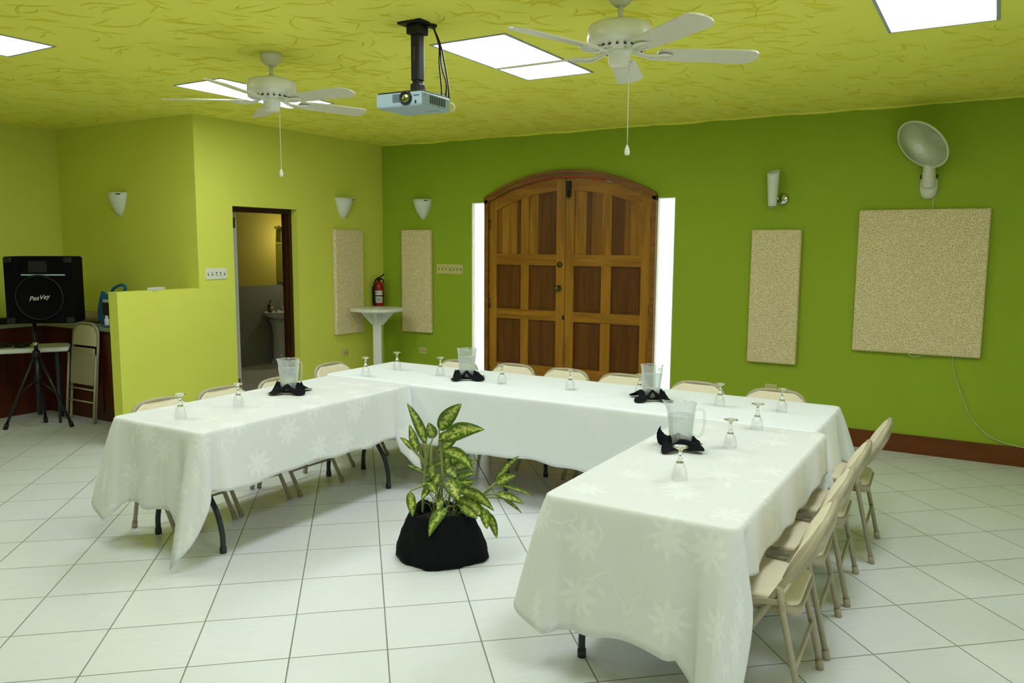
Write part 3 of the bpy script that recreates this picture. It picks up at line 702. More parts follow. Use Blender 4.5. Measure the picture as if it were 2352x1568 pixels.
LV = [  # base, tip, width, arch, depth at base, depth at tip
 (610, 470, 465, 140, 80, .06, .0, .05), (715, 370, 895, 150, 125, .10, -.02, .02), (745, 430, 1070, 322, 135, .22, .03, .10), (665, 415, 637, 283, 95, .05, .04, .07), (712, 415, 828, 340, 70, .12, .07, .12),
 (700, 545, 872, 420, 95, .10, -.03, -.02), (745, 500, 985, 628, 100, .32, .05, .16), (540, 535, 482, 308, 75, .05, .02, .04), (507, 500, 402, 412, 42, .15, .05, .02), (575, 430, 548, 268, 48, .0, -.06, -.08),
 (650, 685, 668, 583, 84, .08, .10, .13), (790, 710, 768, 540, 92, .05, -.02, .0), (830, 690, 1022, 638, 84, .10, -.06, -.10), (835, 760, 1016, 715, 62, .08, -.05, -.06), (845, 775, 1012, 762, 46, .08, .0, .0),
 (775, 720, 868, 850, 130, .22, .06, .14), (868, 812, 1145, 930, 92, .24, .04, .14), (860, 872, 1085, 985, 125, .16, .06, .14), (1070, 915, 1088, 1058, 84, .10, .12, .16), (1100, 955, 1168, 1142, 66, .10, .10, .14),
 (1165, 770, 1356, 550, 62, .10, .0, .02), (1170, 755, 1318, 680, 86, .08, .04, .08), (1165, 832, 1380, 880, 66, .14, .06, .12), (1215, 792, 1485, 872, 34, .10, .0, .02), (1225, 868, 1372, 972, 28, .10, .06, .08),
 (482, 800, 506, 976, 76, .06, .10, .14), (775, 905, 636, 1088, 92, .28, .14, .22), (725, 770, 572, 742, 66, .14, .05, .10), (700, 740, 598, 700, 66, .12, .0, .02), (805, 560, 865, 528, 60, .06, .02, .05),
 (585, 690, 455, 642, 28, .08, .0, -.02), (850, 655, 815, 618, 66, .08, -.08, -.08), (880, 905, 1010, 960, 84, .16, .12, .2), (660, 690, 760, 640, 40, .1, -.1, -.1), (760, 800, 880, 900, 90, .2, -.04, .0), (620, 740, 700, 800, 66, .1, .08, .14), (640, 790, 575, 860, 60, .14, .04, .1), (720, 690, 668, 760, 74, .12, .04, .1), (880, 830, 985, 800, 62, .12, -.05, -.05), (800, 640, 880, 600, 66, .1, -.05, -.06), (740, 840, 700, 930, 64, .12, .1, .15), (930, 900, 1020, 860, 70, .14, .0, .04), (660, 590, 610, 640, 44, .1, -.02, .0), (770, 640, 850, 700, 80, .16, .02, .08)]
gl, uvl = G(), []
gs = G(); Rn = random.Random(11)
for bx, by, tx, ty, w, ar, d0, d1_ in LV:
    B, T = pw(bx, by, d0), pw(tx, ty, d1_); L = (T - B).length; ax = (T - B) / L
    vw = Vector((.55, -.78, .30)); vw = (vw + Vector((Rn.uniform(-.25, .25), Rn.uniform(-.25, .25), Rn.uniform(-.2, .3)))).normalized()
    sd = ax.cross(vw).normalized(); nm_ = sd.cross(ax).normalized()
    if nm_.dot(vw) < 0: nm_ = -nm_
    up = Vector((0, 0, 1)) - ax * ax.z
    if up.length < .3: up = nm_
    up.normalize(); hw = 1.12 * w / 3.408 / 427 / 2
    NT_, NS = 14, 6; b0 = len(gl.v)
    for i in range(NT_ + 1):
        t = i / NT_; c = B + ax * L * t + up * ar * L * 4 * t * (1 - t) * .5
        s = (math.sin(PI * min(1, t ** .82)) ** .72) * (1 - .25 * t) if 0 < t < 1 else 0
        s = max(s, .015)
        for k in range(NS + 1):
            q = k / NS * 2 - 1
            rip = .04 * math.sin(t * 11 + bx) * q
            gl.v.append(c + sd * hw * s * q + nm_ * hw * s * (-.30 * (1 - abs(q)) + rip)); uvl.append((k / NS, t))
    for i in range(NT_):
        for k in range(NS): a = b0 + i * (NS + 1) + k; gl.face((a, a + 1, a + NS + 2, a + NS + 1))
    # petiole to the crown it springs from
    root = min(((600, 745, .0), (610, 640, .02), (720, 930, .0), (690, 800, -.02), (850, 960, .03), (960, 930, .05), (740, 640, -.02), (1020, 890, .05)), key=lambda r_: (r_[0] - bx) ** 2 + (r_[1] - by - 110) ** 2 + (4e5 if r_[1] < by - 5 else 0))
    Rp = pw(*root); mid = (Rp + B) / 2 + Vector((Rn.uniform(-.01, .01), 0, .012))
    gs.tube(crv([Rp, mid, B, B + ax * .02], 5), [.0042] * 10 + [.0032] * 5 + [.0025], 6)
o = gl.obj('foliage', 'leaf', pl, uvs=uvl); sm = o.modifiers.new('thick', 'SOLIDIFY'); sm.thickness = .0012
gs.obj('petioles', 'stem', pl)
gc = G()
for pts in ([(578, 1010), (585, 900), (598, 760), (604, 640), (612, 480)], [(700, 1010), (716, 930), (690, 800), (650, 650), (655, 470)], [(740, 1010), (735, 850), (740, 700), (735, 560), (720, 420)], [(860, 1010), (850, 960), (900, 930), (1020, 890), (1150, 800)], [(770, 1010), (800, 860), (790, 740)]):
    d = Rn.uniform(-.03, .04); gc.tube(crv([pw(a, b_, d) for a, b_ in pts], 5), .0075, 8)
gc.obj('canes', 'stem', pl)
gg = G()
for i in range(46):
    a = Rn.uniform(650, 950); p0 = pw(a, 1010, Rn.uniform(-.05, .1)); p2 = p0 + Vector((Rn.uniform(-.08, .08), Rn.uniform(-.08, .05), Rn.uniform(.05, .14)))
    gg.tube(crv([p0, (p0 + p2) / 2 + Vector((0, 0, .02)), p2], 4), .002, 5)
gg.obj('shoots', 'stem', pl)

# ------------------------------------------------------------------ wall things
def wall_panel(label, w, h, loc, rz, group, d=.055):
    t = thing('acoustic_panel', label, 'wall panel', loc, rz, group)
    G().box((0, -d / 2, 0), (w, d, h), 0, .016, 3, sm=False).obj('padding', 'leopard', t)
    G().box((0, -.004, 0), (w - .05, .008, h - .05)).obj('backing', 'woodbrown', t)
    return t
PGN = 'spotted cloth wall panels'
wall_panel('narrow spotted cloth panel on the yellow wall, beside the bathroom doorway', .46, 1.165, (0, -.632, 1.308), PI / 2, PGN)
wall_panel('narrow spotted cloth panel on the green wall, left of the arched door', .425, 1.18, (.527, 0, 1.308), 0, PGN)
wall_panel('narrow spotted cloth panel on the green wall, right of the arched door', .432, 1.20, (4.562, 0, 1.278), 0, PGN)
bp_ = wall_panel('large square spotted cloth panel on the green wall, under the wall fan', .96, 1.19, (5.718, 0, 1.442), 0, PGN)
G().tube(crv([(-.05, -.03, -.59), (-.02, -.035, -.612), (.03, -.035, -.612), (.06, -.03, -.59)], 5), .004, 6).obj('hanging_wire', 'cord', bp_)

def sconce(label, loc, rz):
    t = thing('wall_sconce', label, 'wall lamp', loc, rz, 'pointed white wall sconces')
    pr = [(.004, -.228), (.022, -.220), (.048, -.190), (.078, -.140), (.101, -.085), (.115, -.04), (.124, 0), (.120, 0), (.111, -.04), (.097, -.085), (.072, -.14), (.036, -.19)]
    rings = []
    for r, z in pr: rings.append([Vector((r * math.cos(PI + PI * j / 24), .86 * r * math.sin(PI + PI * j / 24), z)) for j in range(25)])
    G().loft(rings, 0, False, False).obj('shade', 'lampglass', t)
    G().box((0, -.010, -.06), (.10, .018, .10), 0, .004).tube([(0, -.02, -.07), (0, -.05, -.07), (0, -.05, -.02)], .014, 10).obj('bracket', 'white', t)
    for x in (.098, .083): G().tube([(x, -.086 * math.sqrt(max(0, 1 - (x / .12) ** 2)) - .006, -.018), (x, -.1 * math.sqrt(max(0, 1 - (x / .12) ** 2)) - .018, -.018)], .0055, 8).obj('screw', 'dark', t)
    return t
sconce('pointed white wall sconce in the shaded alcove, left of the bathroom', (-1.14, -2.59, 2.213), 0)
sconce('pointed white wall sconce on the yellow wall, above the spotted panel', (0, -.672, 2.238), PI / 2)
sconce('pointed white wall sconce on the green wall, left of the arched door', (.60, 0, 2.243), 0)
t = thing('wall_lamp', 'slim rolled white wall lamp above the narrow panel right of the arched door', 'wall lamp', (4.53, 0, 2.10))
ydisc(G(), .065, 0, .045, [(.052, 0), (.052, .012), (.040, .02), (.002, .024)], 28).obj('wall_plate', 'chrome', t)
rings = []
for i in range(9):
    z = -.02 + .30 * i / 8; r = .040 + .020 * i / 8; rings.append([Vector((r * math.cos(a) * (1 + .02 * a) , -.10 + r * math.sin(a) * (1 + .02 * a), z + (.022 * math.cos(a - 1.2) if i == 8 else 0))) for a in [-.3 - 6.1 * j / 28 for j in range(29)]])
o = G().loft(rings, 0, False, False).obj('shade', 'lampglass', t); sm = o.modifiers.new('thick', 'SOLIDIFY'); sm.thickness = .003
G().tube([(.03, -.02, .03), (.0, -.095, .01), (0, -.10, -.04)], .008, 8).lathe([(.012, -.045), (.014, -.03), (.01, -.02)], 12, (0, -.1, 0)).obj('stem', 'chrome', t)

def plate_gang(name, label, loc, rz, w, h, n, mat_, kind, cat):
    t = thing(name, label, cat, loc, rz)
    G().box((0, -.004, 0), (w, .008, h), 0, .003).obj('cover_plate', mat_, t)
    for i in range(n):
        x = (i - (n - 1) / 2) * .046
        if kind == 'toggle':
            G().box((x, -.012, .004 * (-1) ** (i // 2)), (.010, .018, .014), 0, .002).obj('toggle', mat_, t)
            G().box((x, -.0082, 0), (.013, .001, .030)).obj('slot', 'dark' if mat_ == 'plate' else 'brass', t)
        else:
            x = (i - .5) * .045
            ydisc(G(), x, -.008, 0, [(.017, 0), (.017, .002), (.001, .0022)], 16).obj('socket', mat_, t)
            g_ = G()
            for s in (-.006, .006): g_.box((x, -.0103, s), (.009, .0012, .0028))
            g_.box((x + .011, -.0103, 0), (.004, .0012, .004)); g_.obj('slots', 'dark', t)
    return t
plate_gang('light_switch', 'white five-toggle switch plate on the yellow wall, left of the bathroom doorway', (0, -2.40, 1.446), PI / 2, .238, .105, 5, 'plate', 'toggle', 'light switch')
plate_gang('light_switch', 'ivory three-toggle switch plate on the green wall, the half nearer the spotted panel', (.873, 0, 1.458), 0, .162, .112, 3, 'ivory', 'toggle', 'light switch')
plate_gang('light_switch', 'ivory four-toggle switch plate on the green wall, the half nearer the glass blocks', (1.055, 0, 1.456), 0, .196, .112, 4, 'ivory', 'toggle', 'light switch')
plate_gang('wall_outlet', 'ivory wall outlet low on the yellow wall, left of the bar table', (0, -.687, .515), PI / 2, .112, .072, 2, 'ivory', 'out', 'outlet')
plate_gang('wall_outlet', 'ivory wall outlet on the green wall, below the narrow panel by the corner', (.587, 0, .503), 0, .11, .07, 2, 'ivory', 'out', 'outlet')
plate_gang('wall_outlet', 'ivory wall outlet on the green wall, under the narrow panel right of the arched door', (4.565, 0, .448), 0, .108, .068, 2, 'ivory', 'out', 'outlet')

# fire extinguisher on the yellow wall
t = thing('fire_extinguisher', 'red fire extinguisher with white label on the yellow wall, behind the round bar table', 'fire extinguisher', (.085, -.185, .96))
G().lathe([(.001, 0), (.05, 0), (.058, .008), (.06, .02), (.06, .27), (.055, .30), (.038, .325), (.022, .34), (.02, .352), (.001, .352)], 32).obj('cylinder', 'red', t)
g = G()
for k in range(2):
    z0, z1 = (.095, .17) if k == 0 else (.178, .235)
    g.loft([[Vector((.0607 * math.cos(a), .0607 * math.sin(a), z)) for a in [rad(-125 + 115 * j / 16) for j in range(17)]] for z in (z0, z1)], 0, False, False)
lb_ = g.obj('label', 'label', t)
g = G()
for z, a0, a1 in ((.215, -90, -60), (.15, -80, -25), (.135, -75, -35), (.12, -80, -25)):
    g.loft([[Vector((.0612 * math.cos(a), .0612 * math.sin(a), z + d)) for a in [rad(a0 + (a1 - a0) * j / 6) for j in range(7)]] for d in (-.003, .003)], 0, False, False)
g.obj('print', 'dark', lb_)
G().lathe([(.0608, .168), (.0628, .170), (.0628, .180), (.0608, .182)], 32, cap=False).obj('strap', 'black', t)
G().box((-.072, 0, .17), (.022, .05, .22), 0, .004).obj('wall_bracket', 'black', t)
G().lathe([(.02, .352), (.024, .358), (.024, .385), (.012, .39), (.001, .39)], 16).obj('valve', 'black', t)
G().tube(crv([(0, -.02, .375), (.01, .01, .39), (.02, .05, .41), (.02, .07, .425)], 4), .008, 8).tube(crv([(0, .02, .37), (.01, .05, .365), (.015, .065, .34), (.015, .068, .31)], 4), .008, 8).obj('handle', 'black', t)
G().tube(crv([(0, -.02, .37), (0, -.05, .36), (.0, -.078, .31), (0, -.082, .22), (0, -.075, .10), (0, -.07, .04)], 6), .010, 10).lathe([(.012, 0), (.014, .04), (.001, .05)], 12, (0, -.07, .0)).obj('hose', 'black', t)

# round bar table in the corner
t = thing('bar_table', 'tall round white bar table in the corner before the fire extinguisher', 'table', (.335, -.505, 0))
G().lathe([(.001, .985), (.285, .985), (.303, .99), (.306, 1.0), (.303, 1.015), (.295, 1.02), (.001, 1.02)], 56).obj('tabletop', 'white', t)
RB = Matrix.Rotation(rad(31), 4, 'Z')
G().box((0, 0, .50), (.095, .095, .97), 0, .006).xf(RB).obj('post', 'white', t)
for k in range(2):
    G().prism([(-.20, .985), (.20, .985), (.06, .83), (-.06, .83)], -.012, .012, 'Y').xf(RB @ Matrix.Rotation(PI / 2 * k, 4, 'Z')).obj('bracket', 'white', t)
    G().box((0, 0, .03), (.56, .06, .06), 0, .008).xf(RB @ Matrix.Rotation(PI / 4 + PI / 2 * k, 4, 'Z')).obj('foot', 'white', t)

# wall fan
wf = thing('wall_fan', 'white oscillating wall fan above the large square panel', 'fan', (5.745, 0, 2.24))
g = G(); rings = []
for y, w, h in ((0, .068, .105), (-.02, .066, .102), (-.04, .055, .09), (-.052, .035, .065)):
    rings.append([Vector((w * math.copysign(abs(math.cos(a)) ** .8, math.cos(a)), y, h * math.copysign(abs(math.sin(a)) ** .8, math.sin(a)) - .02)) for a in [2 * PI * j / 28 for j in range(28)]])
g.loft(rings).obj('wall_bracket', 'fanwhite', wf)
for s in (-1, 1): G().box((s * .058, -.042, .055), (.012, .008, .035), 0, .003).obj('slot', 'dark', wf)
HC = Vector((-.052, -.24, .285)); NF = Vector((-.50, -.60, -.62)).normalized()
G().tube(crv([(0, -.045, -.02), (0, -.075, .05), (0, -.085, .12), (-.005, -.09, .19), (-.015, -.10, .24)], 5), [.050] * 8 + [.045] * 8 + [.04] * 5, 16).obj('neck', 'fanwhite', wf)
QF = NF.to_track_quat('Z', 'Y').to_matrix()
G().lathe([(.02, -.155), (.055, -.145), (.068, -.11), (.07, -.06), (.06, -.03), (.04, -.02)], 24, HC, M=QF).obj('motor', 'fanwhite', wf)
def dome(r): return .050 - .062 * (r / .215) ** 2.2
g = G(); NR_ = 6
for j in range(120):
    a = 2 * PI * j / 120
    for sgn, zf in ((1, dome), (-1, lambda r: -.075 + .075 * (r / .215) ** 3)):
        pts = [HC + QF @ Vector((r * math.cos(a + .35 * (r / .215)), r * math.sin(a + .35 * (r / .215)), zf(r))) for r in (.052, .09, .13, .17, .20, .214)]
        g.tube(pts, .0021, 4, cap=False)
for r in (.214,): g.tube([HC + QF @ Vector((r * math.cos(2 * PI * k / 60), r * math.sin(2 * PI * k / 60), -.008)) for k in range(61)], .008, 8, cap=False)
for r in (.09, .13, .17): g.tube([HC + QF @ Vector((r * math.cos(2 * PI * k / 60), r * math.sin(2 * PI * k / 60), dome(r) - .002)) for k in range(61)], .0016, 4, cap=False)
g.obj('grille', 'grillefan', wf)
G().lathe([(.001, .058), (.04, .056), (.054, .050), (.054, .044), (.001, .044)], 28, HC, M=QF).obj('hub_cap', 'white', wf)
for k in range(3):
    g = G(); P0 = []
    for i in range(7):
        r = .03 + .155 * i / 6
        for s in range(5):
            a = 2 * PI * k / 3 + (s / 4 - .5) * (1.5 - .5 * i / 6); P0.append(HC + QF @ Vector((r * math.cos(a), r * math.sin(a), -.025 + .035 * (s / 4 - .5))))
    b = g.pts(P0)
    for i in range(6):
        for s in range(4): q = b + i * 5 + s; g.face((q, q + 1, q + 6, q + 5))
    o = g.obj('blade', 'grillefan', wf); sm = o.modifiers.new('thick', 'SOLIDIFY'); sm.thickness = .002
wp = [(5.80, -.012, 2.30), (5.795, -.012, 2.15), (5.785, -.012, 2.05), (5.83, -.004, 1.6), (5.98, -.004, 1.0), (6.005, -.010, .80), (6.03, -.010, .68), (6.10, -.012, .50), (6.16, -.014, .36), (6.30, -.022, .22), (6.50, -.024, .165), (6.75, -.024, .150)]
G().tube(crv([Vector(p) - Vector((5.745, 0, 2.24)) for p in wp], 6), .0042, 6).obj('cord', 'cord', wf)

# ------------------------------------------------------------------ ceiling fans
def ceiling_fan(label, x, y, ph):
    t = thing('ceiling_fan', label, 'ceiling fan', (x, y, CH), 0, 'white ceiling fans')
    G().lathe([(.062, 0), (.066, -.004), (.066, -.02), (.058, -.045), (.040, -.066), (.028, -.075), (.001, -.075)], 32).obj('canopy', 'fanwhite', t)
    G().tube([(0, 0, -.07), (0, 0, -.15)], .0125, 12).lathe([(.013, -.122), (.03, -.145), (.036, -.158), (.001, -.158)], 16).obj('downrod', 'fanwhite', t)
    G().lathe([(.03, -.152), (.122, -.156), (.140, -.164), (.148, -.180), (.149, -.222), (.143, -.238), (.124, -.250), (.085, -.270), (.06, -.276), (.001, -.276)], 48).obj('motor_housing', 'fanwhite', t)
    g_ = G()
    for k in range(20):
        a = 2 * PI * k / 20; M_ = Matrix.Rotation(a, 4, 'Z'); n0 = len(g_.v)
        g_.box((.106, 0, -.2600), (.030, .010, .006), rot=Matrix.Rotation(rad(27), 3, 'Y')); g_.xf(M_, n0)
    g_.obj('vents', 'dark', t)
    G().lathe([(.056, -.272), (.058, -.282), (.052, -.288), (.050, -.320), (.044, -.336), (.040, -.345), (.020, -.349), (.001, -.350)], 32).obj('switch_housing', 'fanwhite', t)
    for k in range(5):
        a = ph + 2 * PI * k / 5; M_ = Matrix.Rotation(a, 4, 'Z')
        g_ = G(); n0 = 0
        g_.tube(crv([(.06, .012, -.268), (.11, .018, -.29), (.16, .030, -.296), (.20, .036, -.292), (.235, .022, -.290), (.245, 0, -.290), (.235, -.022, -.290), (.20, -.036, -.292), (.16, -.030, -.296), (.11, -.018, -.29), (.06, -.012, -.268)], 4), .006, 6)
        g_.box((.19, 0, -.292), (.08, .05, .004), 0, .001); g_.tube([(.15, 0, -.296), (.225, 0, -.294)], .005, 6)
        io = g_.xf(M_).obj('blade_iron', 'fanwhite', t)
        g_ = G(); ol = []
        for j in range(8): q = rad(-90 + 180 * j / 7); ol.append((.595 + .062 * math.cos(q) , .068 * math.sin(q) * 1.0))
        ol += [(.30, .062), (.19, .052), (.175, .035), (.175, -.035), (.19, -.052), (.30, -.062)]
        g_.prism(ol, -.003, .004, 'Z'); g_.xf(M_ @ Matrix.Translation((0, 0, -.284)) @ Matrix.Rotation(rad(-12), 4, 'X')); g_.obj('blade', 'bladewhite', t)
    ca = Vector((.857, .515, 0)) * .045
    G().tube([ca + Vector((0, 0, -.325)), ca + Vector((0, 0, -.70))], .0018, 6).obj('pull_chain', 'white', t)
    G().lathe([(.001, -.742), (.010, -.738), (.013, -.728), (.009, -.708), (.003, -.694), (.001, -.692)], 14, ca).obj('chain_pull', 'white', t)
    return t
ceiling_fan('white five-blade ceiling fan nearer the yellow wall, before a lit panel', 2.36, -3.825, rad(0))
ceiling_fan('white five-blade ceiling fan right of the projector, cut by the top edge', FAN2[0], FAN2[1], rad(36))

# ------------------------------------------------------------------ projector
mt = thing('projector_mount', 'black ceiling pole mount carrying the projector', 'projector mount', (3.555, -3.91, CH))
G().box((0, 0, -.006), (.15, .15, .012), 0, .002).box((0, 0, -.035), (.085, .085, .05), 0, .006).obj('ceiling_plate', 'black', mt)
G().box((0, 0, -.17), (.052, .052, .25), 0, .005).obj('pole', 'black', mt)
G().box((0, -.0265, -.16), (.006, .002, .07)).obj('level_window', 'brass', mt)
G().box((0, 0, -.30), (.042, .042, .05), 0, .005).box((0, 0, -.345), (.058, .058, .07), 0, .006).box((0, 0, -.372), (.22, .19, .012), 0, .004).obj('swivel', 'black', mt)
for s in (-1, 1): G().tube([(-.125, s * .1, -.376), (.125, s * .1, -.376)], .008, 8).obj('arm', 'black', mt)
pj = thing('projector', 'silver projector hanging from the ceiling mount, lens facing the room', 'projector', (3.585, -3.985, 2.418), rad(3))
W_, D_, H_ = .285, .265, .072
G().box((0, 0, H_ / 2), (W_, D_, H_), 0, .010, 3).obj('body', 'silver', pj)
G().box((0, 0, H_ + .002), (W_ - .012, D_ - .012, .008), 0, .003).obj('top_rim', 'black', pj)
LX = .045
ydisc(G(), LX, -D_ / 2 + .002, .040, [(.036, 0), (.036, .010), (.033, .014), (.027, .014), (.027, .004), (.001, .004)], 32).obj('lens_ring', 'blackmetal', pj)
ydisc(G(), LX, -D_ / 2 - .004, .040, [(.0265, 0), (.022, .004), (.012, .007), (.001, .008)], 28).obj('lens', 'mirror', pj)
for i in range(8): G().box((-.022 + i * .0075 - .012, -D_ / 2 - .0006, .042), (.0035, .0015, .042)).obj('vent_slot', 'greymetal', pj)
for i, w in enumerate((.006, .004, .004, .004, .005)): G().box((.096 + i * .0068, -D_ / 2 - .0006, .050), (w, .0014, .005)).obj('badge', 'dark', pj)
G().box((.104, -D_ / 2 - .0006, .018), (.010, .0014, .016), 0, .001).obj('sensor', 'black', pj)
for i in range(9): G().box((W_ / 2 + .0006, -.055 + i * .0165, .038), (.0015, .010, .040)).obj('side_vent', 'greymetal', pj)
for i in range(4): G().lathe([(.005, -.0012), (.005, .001)], 12, (.06 + i * .02, .05, 0)).obj('button', 'greymetal', pj)
for y, z in ((-.105, .056), (.02, .010), (.125, .05)): G().box((W_ / 2 + .0006, y, z), (.0016, .005, .005), 0, .001).obj('screw', 'dark', pj)
for p in ([(.03, .14, .455), (.055, .16, .36), (.05, .17, .27), (.075, .15, .15), (.09, .13, .10), (.09, .125, .05)], [(.03, .14, .455), (.06, .16, .36), (.07, .16, .25), (.10, .16, .16), (.105, .145, .09), (.105, .13, .05)], [(.03, .14, .455), (.065, .16, .36), (.095, .16, .24), (.12, .15, .13), (.13, .14, .05)]):
    G().tube(crv(p, 6), .0042, 6).obj('cable', 'black', pj)
G().box((.03, .12, .453), (.03, .06, .018), 0, .003).obj('cable_clip', 'black', pj)
G().tube(crv([(.13, D_ / 2, .05), (.150, D_ / 2 + .015, .045), (.160, D_ / 2 + .015, .02), (.145, D_ / 2 + .005, .008)], 5), .004, 6).obj('white_cable', 'white', pj)
t = thing('smoke_detector', 'round white fitting on the ceiling, half hidden behind the projector', 'smoke detector', (2.455, -2.215, CH))
G().lathe([(.085, 0), (.085, -.02), (.07, -.038), (.03, -.044), (.001, -.044)], 28).obj('housing', 'white', t)
G().lathe([(.05, -.042), (.05, -.046), (.046, -.046), (.046, -.042)], 24, cap=False).obj('rim', 'plate', t)

# ------------------------------------------------------------------ alcove
ct = thing('counter', 'dark wooden counter with pale top in the alcove, behind the folded chair', 'counter', (-1.1, -2.75, 0)); CT = Matrix.Translation((1.1, 2.75, 0))
g = G(); wbox(XL + .003, -.126, -2.905, -2.592, .885, .925); wbox(XL + .003, -2.05, -3.5, -2.905, .885, .925); g.xf(CT).obj('worktop', 'laminate', ct)
g = G(); wbox(XL + .003, -.126, -2.885, -2.592, .0, .885); g.xf(CT).obj('base', 'counterwood', ct)
g = G(); wbox(XL + .003, -2.07, -3.5, -2.885, .0, .885); g.xf(CT).obj('base', 'counterwood', ct)
for x in (-1.85, -1.33, -.81, -.29): g = G(); wbox(x - .235, x + .235, -2.898, -2.885, .1, .85); g.xf(CT).obj('door', 'counterwood', ct)
cz = .925
bg = thing('tote_bag', 'blue cloth tote bag standing on the counter behind the half wall', 'bag', (-1.10, -2.745, cz + .001))
rings = []
for z, w, d in ((0, .15, .075), (.04, .165, .085), (.15, .175, .08), (.25, .165, .05), (.31, .155, .025)):
    rings.append([Vector((w * math.copysign(abs(math.cos(a)) ** .6, math.cos(a)), d * math.copysign(abs(math.sin(a)) ** .6, math.sin(a)) + .006 * math.sin(5 * a), z + .02 * math.cos(2 * a) * (z / .31))) for a in [2 * PI * j / 32 for j in range(32)]])
G().loft(rings).obj('sack', 'blue', bg)
G().tube(crv([(.02, -.02, .31), (.06, -.02, .36), (.14, -.01, .395), (.2, -.01, .40), (.22, 0, .37), (.16, .0, .30)], 6), .013, 8).obj('strap', 'blue', bg)
G().box((.05, -.086, .17), (.16, .004, .13), 0, .001).obj('picture', 'dark', bg); G().box((.05, -.088, .245), (.13, .004, .03), 0, .001).obj('print', 'label', bg)
g = G(); sp = [(.078 - .0035 * i / 6) for i in range(1)]
pr_ = []
for i in range(46): a = i * .42; r = .018 + .0022 * i * .42 * 1.15; pr_.append((r * math.cos(a), r * math.sin(a)))
g.loft([[Vector((x, u, v)) for u, v in pr_] for x in (-.13, -.04, .05, .14)], 0, False, False)
o = g.obj('rolled_towel', 'towel', None, (-1.44, -2.745, cz + .072), (0, 0, rad(15))); sm = o.modifiers.new('thick', 'SOLIDIFY'); sm.thickness = .006
tag(o, 'beige towel rolled up on the counter, left of the blue bag', 'towel')
for i, (x, y, w, d, rz, mt_, lb) in enumerate(((-1.62, -2.76, .30, .21, .2, 'paper', 'stack of loose papers on the counter, left of the towel'), (-1.22, -2.845, .28, .09, -.05, 'laminate', 'pale booklet lying at the counter edge under the bag'), (-.93, -2.86, .21, .08, .08, 'blue', 'blue leaflet at the counter edge, by the half wall'))):
    g = G()
    for k in range(3): g.box((.006 * k, .004 * k, .003 + .005 * k), (w, d, .0045), rot=Matrix.Rotation(.05 * k, 3, 'Z'))
    tag(g.obj('papers', mt_, None, (x, y, cz + .001), (0, 0, rz)), lb, 'papers')
t = thing('bottle', 'small white bottle on the counter edge against the half wall', 'bottle', (-1.005, -2.872, cz + .001))
G().lathe([(.001, 0), (.020, 0), (.022, .004), (.022, .07), (.014, .084), (.012, .09)], 18).obj('body', 'label', t); G().lathe([(.013, .088), (.013, .108), (.001, .109)], 14).obj('cap', 'white', t)
tag(G().box((0, 0, .012), (.19, .07, .024), 0, .003).obj('small_box', 'label', None, (-.06, -2.99, 1.3155), (0, 0, rad(-60))), 'thin white box lying on top of the half wall', 'box')
tag(G().box((0, 0, .03), (.11, .34, .06), 0, .008).obj('flat_case', 'black', None, (-2.09, -3.34, cz + .001)), 'flat black case on the side counter, behind the loudspeaker', 'case')

st = thing('speaker_stand', 'black tripod stand carrying the loudspeaker, in front of the alcove', 'speaker stand', (-1.36, -3.36, 0))
G().tube([(0, 0, .12), (0, 0, .72)], .022, 14).tube([(0, 0, .70), (0, 0, 1.0)], .0175, 14).obj('pole', 'blackmetal', st)
G().lathe([(.03, .66), (.032, .67), (.032, .72), (.024, .73)], 16).obj('collar', 'black', st); G().lathe([(.024, .775), (.026, .78), (.026, .80), (.022, .805)], 14).obj('clamp_ring', 'chrome', st)
G().lathe([(.028, .42), (.034, .43), (.034, .48), (.026, .49)], 16).obj('slider', 'black', st)
for fx, fy in ((-.16, -.24), (.24, .16), (-.15, .13)):
    L = G().tube([(fx * .08, fy * .08, .66), (fx * .97, fy * .97, .03)], .0135, 10).tube([(fx * .08, fy * .08, .44), (fx * .55, fy * .55, .32)], .008, 8).obj('leg', 'blackmetal', st)
    G().tube([(fx * .94, fy * .94, .05), (fx, fy, .0)], .02, 10).obj('rubber_foot', 'black', L)
sk = thing('loudspeaker', 'black loudspeaker with round grille on the tripod stand', 'speaker', (-1.225, -3.285, 1.0), rad(42))
# faces local -Y
SW_, SD_, SH_ = .56, .44, .60
rings = []
for z, i_ in ((0, .012), (.012, 0), (SH_ - .012, 0), (SH_, .012)):
    w, w2, d = SW_ / 2 - i_, SW_ / 2 - .05 - i_, SD_ / 2 - i_
    rings.append([Vector(p) for p in ((-w, -d, z), (w, -d, z), (w + .0, d * .3, z), (w2, d, z), (-w2, d, z), (-w, d * .3, z))])
G().loft(rings, sm=False).obj('cabinet', 'speakercloth', sk)
f = -SD_ / 2
ydisc(G(), 0, f, .235, [(.205, 0), (.205, .008), (.192, .012), (.186, .004), (.001, .006)], 48).obj('woofer_grille', 'speakercloth', sk)
G().tube([(.195 * math.cos(a), f - .010, .235 + .195 * math.sin(a)) for a in [2 * PI * k / 48 for k in range(49)]], .006, 6, cap=False).obj('woofer_ring', 'black', sk)
G().box((0, f - .002, .51), (.19, .010, .135), 0, .004).obj('horn', 'speakercloth', sk); G().box((0, f - .006, .51), (.15, .010, .10), 0, .003).obj('horn_mouth', 'black', sk)
for x in (-.175, .175): ydisc(G(), x, f, .505, [(.042, 0), (.042, .006), (.034, .008), (.03, .002), (.001, .002)], 24).obj('port', 'speakercloth', sk)
G().box((.04, f - .003, .437), (.36, .006, .013), 0, .002).obj('name_strip', 'silver', sk)
for x in (-.245, .245):
    for z in (.03, .57): G().box((x, f + .015, z), (.07, .05, .05), 0, .010).obj('corner_guard', 'black', sk)
